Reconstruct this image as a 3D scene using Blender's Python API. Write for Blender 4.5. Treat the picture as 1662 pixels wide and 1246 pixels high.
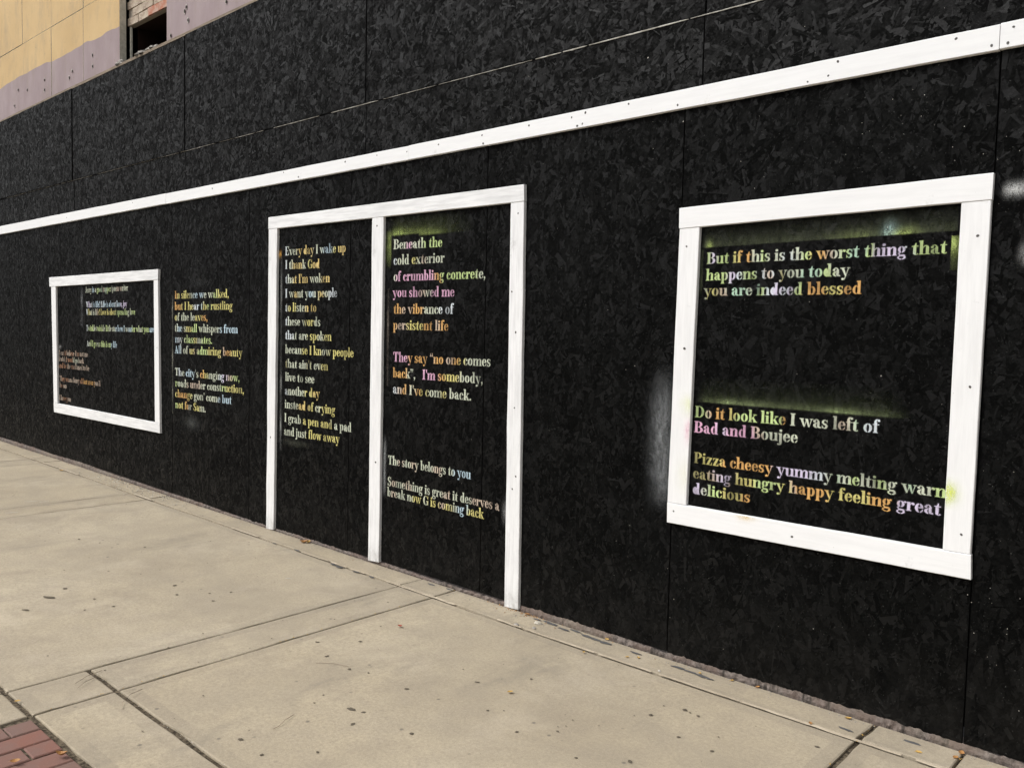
import bpy, math, random
import numpy as np
from mathutils import Matrix, Vector, noise

random.seed(7); rng = np.random.default_rng(7)
for o in list(bpy.data.objects): bpy.data.objects.remove(o)
S = bpy.context.scene
COL = S.collection

# ------------------------------------------------------------------ camera
cam = bpy.data.cameras.new('camera'); camo = bpy.data.objects.new('camera', cam); COL.objects.link(camo)
cam.sensor_fit = 'HORIZONTAL'; cam.sensor_width = 36; cam.lens = 29.756
cam.clip_start = .05; cam.clip_end = 600
r = Vector((0.741223, 0.670893, 0.022152)); u = Vector((-0.057305, 0.030363, 0.997895)); f = Vector((-0.668808, 0.740932, -0.060951))
camo.matrix_world = Matrix(((r.x, u.x, -f.x, 0), (r.y, u.y, -f.y, -3.371), (r.z, u.z, -f.z, 1.5), (0, 0, 0, 1)))
S.camera = camo

# ------------------------------------------------------------------ light
SUN_EL, SUN_AZ = 52, 212          # azimuth clockwise from +Y: the sun stands in front of the wall, a little to the left
SKY = .13
w = bpy.data.worlds.new('World'); S.world = w; w.use_nodes = True
nt = w.node_tree; nt.nodes.clear()
sky = nt.nodes.new('ShaderNodeTexSky'); sky.sky_type = 'NISHITA'; sky.sun_disc = False
sky.sun_elevation = math.radians(SUN_EL); sky.sun_rotation = math.radians(SUN_AZ)
sky.air_density = 1.0; sky.dust_density = 5.0; sky.ozone_density = 1.0
hs = nt.nodes.new('ShaderNodeHueSaturation'); hs.inputs['Saturation'].default_value = .22
bgn = nt.nodes.new('ShaderNodeBackground'); bgn.inputs['Strength'].default_value = SKY
out = nt.nodes.new('ShaderNodeOutputWorld')
nt.links.new(sky.outputs[0], hs.inputs['Color']); nt.links.new(hs.outputs[0], bgn.inputs['Color']); nt.links.new(bgn.outputs[0], out.inputs[0])
sl = bpy.data.lights.new('sun', 'SUN'); sl.energy = 1.25; sl.angle = math.radians(24); sl.color = (1, .98, .955)
so = bpy.data.objects.new('sun', sl); COL.objects.link(so)
az = math.radians(SUN_AZ); el = math.radians(SUN_EL)
sd = Vector((math.sin(az)*math.cos(el), math.cos(az)*math.cos(el), math.sin(el)))
so.rotation_euler = sd.to_track_quat('Z', 'Y').to_euler(); so.location = sd*30
S.view_settings.view_transform = 'Standard'; S.view_settings.look = 'None'
S.view_settings.exposure = 0.32; S.view_settings.gamma = 1; S.view_settings.use_curve_mapping = False

# ------------------------------------------------------------------ helpers
def link(name, me, parent=None, mat=None, loc=None):
    o = bpy.data.objects.new(name, me); COL.objects.link(o)
    if parent is not None: o.parent = parent
    if loc is not None: o.location = loc
    if mat is not None:
        for m in (mat if isinstance(mat, (list, tuple)) else [mat]): me.materials.append(m)
    return o
def empty(name, loc=(0, 0, 0)):
    o = bpy.data.objects.new(name, None); COL.objects.link(o); o.location = loc; o.empty_display_size = .2; return o
def tag(o, label=None, cat=None, group=None, kind=None):
    for k, v in (('label', label), ('category', cat), ('group', group), ('kind', kind)):
        if v: o[k] = v
    return o
def mesh(name, V, F, mi=None, cols=None):
    me = bpy.data.meshes.new(name); me.from_pydata([tuple(v) for v in V], [], F); me.update()
    if mi is not None: me.polygons.foreach_set('material_index', mi)
    if cols is not None:
        a = me.color_attributes.new('paint', 'FLOAT_COLOR', 'POINT'); a.data.foreach_set('color', np.asarray(cols, dtype=np.float32).ravel())
    return me
def box(x0, x1, y0, y1, z0, z1, b=None):
    b = b or ([], []); V, F = b; n = len(V)
    V += [(x, y, z) for x in (x0, x1) for y in (y0, y1) for z in (z0, z1)]
    F += [tuple(n+i for i in q) for q in ((0, 1, 3, 2), (4, 6, 7, 5), (0, 4, 5, 1), (2, 3, 7, 6), (0, 2, 6, 4), (1, 5, 7, 3))]
    return b
def zg(x): return max(0.0, .0085*(-x-2.5)) if x > -30 else .0085*27.5
def nz(x, y, z=0, s=1.): return noise.noise((x*s, y*s, z))
def vis(zlow): return zlow

class M:
    """tiny node builder"""
    def __init__(s, name):
        s.m = bpy.data.materials.new(name); s.m.use_nodes = True; s.t = s.m.node_tree
        s.b = s.t.nodes['Principled BSDF']; s.o = s.t.nodes['Material Output']
        s.co = s.t.nodes.new('ShaderNodeTexCoord')
    def L(s, a, b): s.t.links.new(a, b)
    def noise(s, scale, detail=6, rough=.6, stretch=None, coord='Object', dist=0, off=0):
        n = s.t.nodes.new('ShaderNodeTexNoise'); n.inputs['Scale'].default_value = scale; n.inputs['Detail'].default_value = detail
        n.inputs['Roughness'].default_value = rough; n.inputs['Distortion'].default_value = dist
        mp = s.t.nodes.new('ShaderNodeMapping'); mp.inputs['Location'].default_value = (off, off*.7, off*1.3)
        if stretch: mp.inputs['Scale'].default_value = stretch
        s.L(s.co.outputs[coord], mp.inputs[0]); s.L(mp.outputs[0], n.inputs['Vector']); return n.outputs['Fac']
    def vor(s, scale, coord='Object', stretch=None):
        n = s.t.nodes.new('ShaderNodeTexVoronoi'); n.inputs['Scale'].default_value = scale
        mp = s.t.nodes.new('ShaderNodeMapping')
        if stretch: mp.inputs['Scale'].default_value = stretch
        s.L(s.co.outputs[coord], mp.inputs[0]); s.L(mp.outputs[0], n.inputs['Vector']); return n
    def ramp(s, fac, stops, interp='LINEAR'):
        n = s.t.nodes.new('ShaderNodeValToRGB'); n.color_ramp.interpolation = interp; e = n.color_ramp.elements
        for i, (p, c) in enumerate(stops):
            x = e[i] if i < 2 else e.new(p)
            x.position = p; x.color = (c, c, c, 1) if not hasattr(c, '__len__') else (*c, 1)
        s.L(fac, n.inputs[0]); return n.outputs[0]
    def mix(s, fac, a, b, mode='MIX'):
        n = s.t.nodes.new('ShaderNodeMix'); n.data_type = 'RGBA'; n.blend_type = mode; n.clamp_factor = True
        for sock, v in ((n.inputs[0], fac), (n.inputs[6], a), (n.inputs[7], b)):
            if isinstance(v, (int, float)): sock.default_value = v
            elif isinstance(v, tuple): sock.default_value = (*v, 1)
            else: s.L(v, sock)
        return n.outputs[2]
    def math(s, op, a, b=0., c=None):
        n = s.t.nodes.new('ShaderNodeMath'); n.operation = op
        for i, v in enumerate((a, b, c)):
            if v is None: continue
            if isinstance(v, (int, float)): n.inputs[i].default_value = v
            else: s.L(v, n.inputs[i])
        return n.outputs[0]
    def attr(s, name):
        n = s.t.nodes.new('ShaderNodeAttribute'); n.attribute_name = name; return n
    def objrand(s):
        return s.t.nodes.new('ShaderNodeObjectInfo').outputs['Random']
    def xyz(s, coord='Object'):
        n = s.t.nodes.new('ShaderNodeSeparateXYZ'); s.L(s.co.outputs[coord], n.inputs[0]); return n.outputs
    def bump(s, h, strength=.3, dist=.002):
        n = s.t.nodes.new('ShaderNodeBump'); n.inputs['Strength'].default_value = strength; n.inputs['Distance'].default_value = dist
        s.L(h, n.inputs['Height']); s.L(n.outputs[0], s.b.inputs['Normal'])
    def col(s, c):
        if isinstance(c, tuple): s.b.inputs['Base Color'].default_value = (*c, 1)
        else: s.L(c, s.b.inputs['Base Color'])
    def rough(s, v, spec=.5):
        if isinstance(v, (int, float)): s.b.inputs['Roughness'].default_value = v
        else: s.L(v, s.b.inputs['Roughness'])
        s.b.inputs['Specular IOR Level'].default_value = spec
        return s.m

# ------------------------------------------------------------------ materials
def board_paint(name, k_, sp_):
    m = M(name)
    grain = m.noise(1, 4, .65, stretch=(28, 420, 1), coord='UV')
    tone = m.math('ADD', m.attr('tone').outputs['Fac'], m.math('MULTIPLY', m.math('SUBTRACT', m.noise(62, 5, .7, dist=.6), .5), .75))
    tone = m.math('ADD', tone, m.math('MULTIPLY', m.math('SUBTRACT', grain, .5), .45))
    c = m.ramp(tone, [(0, (.0014, .0014, .0014)), (.35, (.0022, .0023, .0022)), (.62, tuple(.0022+(q-.0022)*k_ for q in (.0052, .0055, .0054))), (1, tuple(.0022+(q-.0022)*k_ for q in (.013, .0137, .0137)))])
    c = m.mix(m.ramp(grain, [(.35, 0.), (.68, .75)]), c, (.0018, .0018, .0018))
    c = m.mix(m.ramp(grain, [(.60, 0.), (.78, .3*k_)]), c, (.018, .019, .019))
    dust = m.noise(1.3, 5, .6)
    c = m.mix(m.ramp(dust, [(.45, 0.), (.8, .16)]), c, (.014, .0145, .0145))
    fine = m.noise(55, 3, .6, coord='Object'); spk = m.noise(170, 1, .5)
    c = m.mix(m.ramp(spk, [(.735, 0.), (.77, .55)]), c, (.10, .10, .095))
    xyz_ = m.xyz()
    lowd = m.math('MULTIPLY', m.ramp(xyz_[2], [(.0, 1.), (.45, 0.)]), m.ramp(m.noise(9, 5, .7), [(.35, 0.), (.75, .25)]))
    c = m.mix(lowd, c, (.045, .042, .037))
    m.col(c)
    m.bump(m.math('ADD', m.math('ADD', m.noise(38, 4, .6), m.math('MULTIPLY', m.noise(260, 2, .5), .35)), m.math('MULTIPLY', grain, .5)), .7, .0022)
    mat_ = m.rough(m.math('ADD', m.ramp(tone, [(0, .66), (1, .36)]), m.math('MULTIPLY', dust, .08)), .15)
    m.t.links.new(m.ramp(tone, [(.12, .015+.03*(1-k_)), (.7, sp_)]), m.b.inputs['Specular IOR Level'])
    return mat_
BOARD = board_paint('black_painted_osb', .42, .15); BOARD_UP = board_paint('weathered_black_osb', .30, .25)

m = M('chipped_white_board_edge'); n = m.noise(14, 3, .7, stretch=(1, 1, 3))
m.col(m.mix(m.ramp(n, [(.4, 0.), (.6, 1.)]), (.30, .28, .24), (.62, .60, .55))); EDGE = m.rough(.8)
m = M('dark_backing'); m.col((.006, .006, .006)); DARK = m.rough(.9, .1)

def white(name, axis, wear, door=False):
    st = (1, 12, 12) if axis == 'x' else (12, 12, 1)
    m = M(name); g = m.noise(4.2, 7, .65, stretch=st); g2 = m.noise(1.7, 4, .6, stretch=(1, 4, 4) if axis == 'x' else (4, 4, 1), off=3)
    b = m.mix(m.ramp(g, [(.42, 0.), (.78, wear)]), (.835, .84, .84), (.42, .42, .42))
    b = m.mix(m.math('MULTIPLY', m.ramp(g2, [(.5, 0.), (.72, 1.)]), wear*.55), b, (.55, .56, .56))
    gr = m.noise(90, 2, .5)
    b = m.mix(m.ramp(gr, [(.74, 0.), (.79, .55)]), b, (.22, .20, .18))
    z = m.xyz('Generated'); foot = m.math('MULTIPLY', m.ramp(z[2], [(0., 1.), (.06, 0.)]), m.ramp(m.noise(20, 5, .7, off=2), [(.35, 0.), (.65, .7)])) if door else 0.
    b = m.mix(foot, b, (.30, .29, .27)); sc_ = m.noise(7, 6, .75, off=14); b = m.mix(m.ramp(sc_, [(.62, 0.), (.70, .35)]), b, (.45, .44, .43))
    m.col(b); m.bump(g, .35, .0012); return m.rough(.55, .4), m
WX, _ = white('white_paint_along', 'x', .16); WZ, _ = white('white_paint_upright', 'z', .24)
WZD, _ = white('white_paint_upright_scuffed_foot', 'z', .5, True)
WXW, _ = white('worn_white_paint_along', 'x', .62)
m = M('dark_nail_dent'); m.col((.07, .065, .06)); NAIL = m.rough(.6)

def spray(name, alpha):
    m = M(name); a = m.attr('paint')
    fade = m.noise(420, 2, .5); cov = m.noise(28, 5, .65)
    if alpha:
        k = m.math('MULTIPLY', a.outputs['Alpha'], m.ramp(m.math('ADD', m.math('MULTIPLY', m.noise(300, 2, .7, off=4), .55), m.math('MULTIPLY', m.noise(45, 5, .7, stretch=(1, 1, .4), off=8), .55)), [(.40, .12), (.72, 1.25)]))
        tr = m.t.nodes.new('ShaderNodeBsdfTransparent'); ms = m.t.nodes.new('ShaderNodeMixShader')
        m.L(k, ms.inputs[0]); m.L(tr.outputs[0], ms.inputs[1]); m.L(m.b.outputs[0], ms.inputs[2]); m.L(ms.outputs[0], m.o.inputs['Surface'])
        m.col(a.outputs['Color'])
    else:
        k = m.math('MULTIPLY', m.ramp(m.math('ADD', m.math('MULTIPLY', fade, .3), m.math('MULTIPLY', cov, .7)), [(.32, .38), (.52, 1.)]), a.outputs['Alpha'])
        m.col(m.mix(k, (.012, .012, .012), a.outputs['Color']))
        m.bump(m.noise(60, 4, .6), .4, .002)
    return m.rough(.75, .2)
PAINT = spray('stencil_spray_paint', False); MIST = spray('spray_mist', True)

m = M('sidewalk_concrete')
bd = m.attr('border').outputs['Fac']
big = m.noise(.9, 6, .62, dist=.4); mid = m.noise(5, 6, .6, off=5); fi = m.noise(70, 5, .65)
c = m.ramp(big, [(.28, (.365, .302, .207)), (.5, (.45, .378, .262)), (.72, (.51, .436, .312))])
c = m.mix(m.ramp(mid, [(.40, .0), (.72, .5)]), c, (.31, .262, .20))
c = m.mix(m.math('MULTIPLY', bd, m.ramp(m.noise(2.2, 3, .5, off=9), [(.3, .08), (.6, .42)])), c, (.275, .232, .172))
c = m.mix(m.ramp(m.objrand(), [(0., 0.), (1., .16)]), c, (.43, .40, .345))
c = m.mix(m.ramp(fi, [(.3, .42), (.60, 0.)]), c, (.19, .165, .13))
blot = m.noise(2.3, 7, .72, dist=.8, off=41); c = m.mix(m.ramp(blot, [(.50, 0.), (.70, .42)]), c, (.25, .21, .16))
blo2 = m.noise(1.6, 6, .7, dist=.6, off=57); c = m.mix(m.ramp(blo2, [(.55, 0.), (.72, .35)]), c, (.60, .52, .40))
pg_ = m.noise(.75, 6, .7, dist=.5, off=71); c = m.mix(m.ramp(pg_, [(.47, 0.), (.66, .55)]), c, (.315, .272, .205))
gr = m.noise(230, 3, .6, off=3); c = m.mix(m.ramp(gr, [(.52, 0.), (.70, .35)]), c, (.20, .17, .13)); c = m.mix(m.ramp(gr, [(.30, .3), (.45, 0.)]), c, (.60, .53, .43))
c = m.mix(m.ramp(m.noise(160, 2, .5), [(.70, 0.), (.76, .5)]), c, (.52, .48, .41))
sc = m.noise(3.2, 5, .7, stretch=(1, .35, 1), off=21)
c = m.mix(m.ramp(sc, [(.60, 0.), (.70, .28)]), c, (.17, .155, .13))
sp = m.vor(9.0); sp2 = m.noise(1.5, 2, .5, off=31)
c = m.mix(m.math('MULTIPLY', m.ramp(sp.outputs['Distance'], [(.04, .65), (.10, 0.)]), m.ramp(sp2, [(.48, 0.), (.58, 1.)])), c, (.10, .09, .08))
m.col(c); m.bump(m.math('ADD', m.math('MULTIPLY', fi, .7), mid), .35, .003); CONC = m.rough(.85, .3)

m = M('light_worn_edge'); n = m.noise(7, 5, .7); m.col(m.mix(m.ramp(n, [(.4, 0.), (.62, 1.)]), (.35, .292, .215), (.48, .41, .31))); m.bump(m.noise(60, 4), .5, .003); LIP = m.rough(.85)
m = M('joint_dirt'); n = m.noise(60, 5, .7); m.col(m.mix(m.ramp(n, [(.4, 0.), (.66, 1.)]), (.032, .026, .019), (.19, .155, .11))); m.bump(n, .8, .004); DIRT = m.rough(.95, .1)
m = M('crumbling_foundation'); n = m.noise(38, 6, .7); n2 = m.noise(7, 4, .6, off=2)
c = m.mix(m.ramp(n, [(.34, 0.), (.62, 1.)]), (.050, .041, .036), (.225, .19, .168)); c = m.mix(m.ramp(n2, [(.42, 0.), (.6, .65)]), c, (.15, .105, .085))
ck = m.noise(26, 3, .6, stretch=(1, 1, .12), off=7); c = m.mix(m.ramp(ck, [(.30, .9), (.42, 0.)]), c, (.03, .025, .02)); tn_ = m.noise(2.2, 4, .6, off=12); c = m.mix(m.ramp(tn_, [(.48, 0.), (.66, .45)]), c, (.30, .255, .20))
m.col(c); m.bump(n, .9, .006); FOUND = m.rough(.92)
m = M('red_paver'); n = m.noise(9, 5, .65); rn = m.objrand()
c = m.mix(rn, (.23, .095, .068), (.185, .11, .088)); c = m.mix(m.ramp(n, [(.42, 0.), (.72, .75)]), c, (.17, .115, .10)); c = m.mix(m.ramp(m.noise(120, 3), [(.6, 0.), (.7, .4)]), c, (.33, .22, .18))
m.col(c); m.bump(m.noise(90, 4), .4, .002); PAVER = m.rough(.85)
m = M('asphalt'); n = m.noise(120, 4); m.col(m.mix(n, (.035, .035, .036), (.075, .073, .07))); m.bump(n, .6, .004); ASPH = m.rough(.9)

m = M('two_tone_painted_panel')
z = m.xyz('Object'); wav = m.noise(2.2, 2, .5); st = m.noise(2.5, 5, .6, stretch=(2.2, 1, 1)); g3 = m.noise(1.2, 5, .6)
zz = m.math('ADD', z[2], m.math('MULTIPLY', m.math('SUBTRACT', wav, .5), .10))
k = m.math('GREATER_THAN', zz, 4.252)
yel = m.mix(m.ramp(g3, [(.3, 0.), (.7, 1.)]), (.52, .36, .175), (.63, .455, .235))
pur = m.mix(m.ramp(st, [(.35, 0.), (.7, 1.)]), (.30, .235, .24), (.36, .29, .295))
c = m.mix(k, pur, yel); stn = m.noise(3.5, 7, .72, stretch=(1.6, 1, .7), off=5); c = m.mix(m.ramp(stn, [(.50, 0.), (.72, .38)]), c, (.27, .22, .17)); c = m.mix(m.ramp(m.noise(28, 3, .6), [(.66, 0.), (.72, .45)]), c, (.25, .19, .13))
m.col(c); m.bump(m.noise(30, 4), .2, .003); PANEL = m.rough(.8, .3)
m = M('rough_stone_edge'); n = m.noise(30, 5, .7); m.col(m.mix(m.ramp(n, [(.3, 0.), (.7, 1.)]), (.50, .47, .38), (.76, .72, .62))); m.bump(n, .8, .006); STONE = m.rough(.9)
m = M('whitewashed_brick'); n = m.noise(16, 6, .75); rn = m.objrand(); n3 = m.noise(38, 4, .7)
c = m.mix(m.ramp(n, [(.34, 0.), (.52, 1.)]), (.24, .16, .12), (.46, .385, .29)); c = m.mix(m.ramp(n3, [(.5, 0.), (.62, .8)]), c, (.60, .53, .43)); c = m.mix(m.math('MULTIPLY', rn, .35), c, (.30, .22, .17)); m.col(c); m.bump(n, .7, .006); WBRICK = m.rough(.9)
m = M('orange_brick'); n = m.noise(20, 5, .7); m.col(m.mix(m.ramp(n, [(.42, 0.), (.72, 1.)]), (.42, .17, .105), (.50, .40, .33))); RBRICK = m.rough(.9)
m = M('old_mortar'); n = m.noise(22, 5, .7); m.col(m.mix(n, (.28, .23, .18), (.48, .42, .34))); MORTAR = m.rough(.95)
m = M('weathered_wood'); n = m.noise(6, 6, .7, stretch=(1, 14, 14)); m.col(m.mix(m.ramp(n, [(.35, 0.), (.7, 1.)]), (.13, .095, .065), (.36, .29, .21))); WOOD = m.rough(.85)
m = M('dark_brown_reveal'); m.col((.03, .016, .012)); REVEAL = m.rough(.9, .1)
m = M('grey_rubble'); n = m.noise(30, 4); m.col(m.mix(n, (.20, .19, .17), (.45, .42, .38))); RUB = m.rough(.9)
def leafmat(name, a, b):
    m = M(name); n = m.noise(40, 4); m.col(m.mix(n, a, b)); return m.rough(.6, .3)
LY = leafmat('yellow_leaf', (.55, .37, .11), (.42, .24, .07)); LO = leafmat('orange_leaf', (.50, .27, .09), (.26, .12, .05)); LR = leafmat('red_leaf', (.35, .06, .03), (.22, .05, .03))
m = M('dry_twig'); m.col((.17, .13, .09)); TWIG = m.rough(.8)
m = M('trodden_gum'); n = m.noise(50, 3); m.col(m.mix(n, (.085, .072, .055), (.17, .145, .11))); GUM = m.rough(.95, .1)
m = M('spilled_black_paint'); n = m.noise(40, 4); m.col(m.mix(n, (.05, .053, .058), (.16, .155, .15))); SPILL = m.rough(.9, .2)
m = M('whitish_scuff'); m.col((.50, .47, .42)); SCUFF = m.rough(.8)

# ------------------------------------------------------------------ ground
street = link('street', mesh('street', [(-60, -300, -.25), (60, -300, -.25), (60, 0, -.25), (-60, 0, -.25)], [(0, 1, 2, 3)]), None, ASPH)
street.location = (0, 0, 0); tag(street, kind='structure')
# widen so that it reaches the horizon in every direction
for v in street.data.vertices: v.co.x *= 5; v.co.y = v.co.y if v.co.y < -1 else 120
walk = empty('sidewalk'); tag(walk, kind='structure')

def slab(x0, x1, y0, y1, name='slab', mat=CONC, top=0., step=.05, g=.0055, bw=.06, rag=.0042, cham=.003):
    wide = lambda q: .011 if min(abs(q+1.932), abs(q+2.2505), abs(q+1.083)) < .006 else g
    x0 += wide(x0); x1 -= wide(x1); y0 += wide(y0); y1 -= wide(y1)
    def cuts(a, b):
        n = max(2, int(round((b-a-2*bw)/(step*2.2)))) if b-a > 2*bw+.05 else 1
        if n == 1: return [a, a+cham*1.5] + [a+(b-a)*.5] + [b-cham*1.5, b]
        return [a, a+cham*1.5, a+bw] + [a+bw+(b-a-2*bw)*i/n for i in range(1, n)] + [b-bw, b-cham*1.5, b]
    X, Y = cuts(x0, x1), cuts(y0, y1); nx, ny = len(X), len(Y); V = []; F = []; bor = []
    ox, oy = (x0+x1)/2, (y0+y1)/2
    for i, x in enumerate(X):
        for j, y in enumerate(Y):
            e = i in (0, nx-1) or j in (0, ny-1)
            dx = nz(x, y, 3, 9)*rag*1.4 + nz(x, y, 5, 31)*rag if i in (0, nx-1) else 0
            dy = nz(x, y, 7, 9)*rag*1.4 + nz(x, y, 9, 31)*rag if j in (0, ny-1) else 0
            V.append((x+dx-ox, y+dy-oy, zg(x)+top+nz(x, y, 1, 1.1)*.003-(cham if e else 0)))
    for i in range(nx-1):
        for j in range(ny-1):
            F.append((i*ny+j, (i+1)*ny+j, (i+1)*ny+j+1, i*ny+j+1))
            cx, cy = (X[i]+X[i+1])/2, (Y[j]+Y[j+1])/2
            bor.append(1. if min(cx-x0, x1-cx, cy-y0, y1-cy) < bw else 0.)
    ring = [i*ny for i in range(nx)] + [(nx-1)*ny+j for j in range(1, ny)] + [i*ny+ny-1 for i in range(nx-2, -1, -1)] + [j for j in range(ny-2, 0, -1)]
    n0 = len(V)
    for k in ring: V.append((V[k][0], V[k][1], V[k][2]-.09))
    for a in range(len(ring)):
        b = (a+1) % len(ring); F.append((ring[b], ring[a], n0+a, n0+b)); bor.append(0.)
    me = mesh(name, V, F); at = me.attributes.new('border', 'FLOAT', 'FACE'); at.data.foreach_set('value', bor)
    return link(name, me, walk, mat, (ox, oy, 0))

trans = [-16.3, -16.0, -12.95, -12.62, -9.65, -9.33, -7.275, -6.95, -3.72, -3.432, -1.083, -.765, 1.9, 2.2, 5.2, 9.]
BY = -.195                                    # front edge of the narrow border course along the wall
for i in range(len(trans)-1):
    a, b = trans[i], trans[i+1]
    slab(a, b, BY+.006, -.006, bw=.03, top=.004 if i % 2 else .006)
    if b < -3.5:
        slab(a, b, -2.255, BY); slab(a, b, -4.9, -2.255)
    elif a < -3.6:
        slab(a, b, -1.932, BY); slab(a, b, -2.255, -1.932); slab(a, b, -4.9, -2.255)
    else:
        slab(a, b, -1.932, BY); slab(a, b, -2.250, -1.932)
# dirt bed that shows in the joints
V = []; F = []
xs = [-17+.5*i for i in range(54)]
for x in xs: V += [(x, -4.95, zg(x)-.010), (x, .15, zg(x)-.010)]
for i in range(len(xs)-1): F.append((2*i, 2*i+2, 2*i+3, 2*i+1))
link('joint_dirt', mesh('joint_dirt', V, F), walk, DIRT)
# broken pale line between the border course and the slabs
V = []; F = []; x = -12.0
while x < 2.5:
    L = random.uniform(.05, .7); wd = random.uniform(.002, .0085)
    if random.random() < .50 or -2.8 < x < -1.4:
        n = max(2, int(L/.05)); b0 = len(V)
        for i in range(n+1):
            xx = x+L*i/n; j = nz(xx, 0, 2, 14)*.006+nz(xx, 0, 5, 55)*.003; ww = wd*(.5+.5*math.sin(math.pi*min(1, max(.06, i/n))))+nz(xx, 1, 4, 40)*.002
            V += [(xx, BY-.001+j-ww*.8, zg(xx)+.004), (xx, BY+j, zg(xx)+.0062), (xx, BY+.004+j+ww*.4, zg(xx)+.0068)]
        for i in range(n):
            k = b0+3*i; F += [(k, k+3, k+4, k+1), (k+1, k+4, k+5, k+2)]
    x += L + random.uniform(0, .06)
tag(link('worn_lip', mesh('worn_lip', V, F), walk, LIP), kind='stuff')

# brick paving in the near corner: bricks 10 x 20 cm, long side square to the wall
pav = empty('brick_paving'); tag(pav, kind='structure')
bl = {}
def paver(x0, x1, y0, y1):
    k = (round(x1-x0, 3), round(y1-y0, 3))
    if k not in bl:
        w_, h_ = (x1-x0)/2, (y1-y0)/2; c_ = .004; V = []
        for s, zz in ((0, -.06), (0, -.004), (c_, 0.)):
            V += [(-w_+s, -h_+s, zz), (w_-s, -h_+s, zz), (w_-s, h_-s, zz), (-w_+s, h_-s, zz)]
        F = [(8, 9, 10, 11)] + [(a+i, a+(i+1) % 4, a+4+(i+1) % 4, a+4+i) for a in (0, 4) for i in range(4)]
        bl[k] = mesh('brick', V, F); bl[k].materials.append(PAVER)
    o = bpy.data.objects.new('brick', bl[k]); COL.objects.link(o); o.parent = pav
    o.location = ((x0+x1)/2+random.uniform(-.001, .001), (y0+y1)/2+random.uniform(-.001, .001), zg((x0+x1)/2)-.003+random.uniform(-.002, .002))
    o.rotation_euler = (random.uniform(-.008, .008), random.uniform(-.008, .008), random.uniform(-.012, .012))
x = -3.405; rrow = 0
while x < -.9:
    yy = -2.262; first = .095 if rrow % 2 == 0 else .197
    while yy > -3.5:
        L = first if yy > -2.27 else .197
        paver(x, x+.098, yy-L, yy); yy -= L+.006
    x += .1045; rrow += 1
V, F = box(-3.43, -.85, -3.60, -2.25, -.09, -.0055); o = link('sand_bed', mesh('sand_bed', V, F), pav, DIRT)
slab(-.85, 9., -4.9, -2.25); slab(-3.432, -.85, -4.9, -3.56)
V, F = box(-17, 9, -5.1, -4.905, -.3, .0); V = [(a, b, c+zg(a)) for a, b, c in V]
tag(link('kerb', mesh('kerb', V, F), None, CONC), kind='structure')

# crumbling concrete ledge under the boards
V = []; F = []; X = np.arange(-14, 3.2, .008); P = [(-.004, 0), (-.006, .5), (-.002, 1.), (.06, 1.02)]
for i, x in enumerate(X):
    hb = .036+.012*nz(x, 0, 0, 1.3)+.006*nz(x, 0, 3, 9)
    hb = hb+(.022 if x < -6 else 0)*min(1, (-x-6)/3)-(.012 if x < -3 else 0)
    yy = nz(x, 0, 8, 5)*.003
    for (py, pz) in P:
        V.append((x, py+yy*(py < 0)+nz(x, pz, 2, 46)*.005*(1-.8*(pz > .9)), zg(x)-.004+hb*pz+(nz(x, pz*9, 5, 60)*.007+nz(x, pz*5, 8, 23)*.006)*(pz > 0)))
for i in range(len(X)-1):
    for j in range(3):
        k = i*4+j; F.append((k, k+4, k+5, k+1))
fl = link('foundation_ledge', mesh('foundation_ledge', V, F), None, FOUND); tag(fl, kind='structure')

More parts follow.
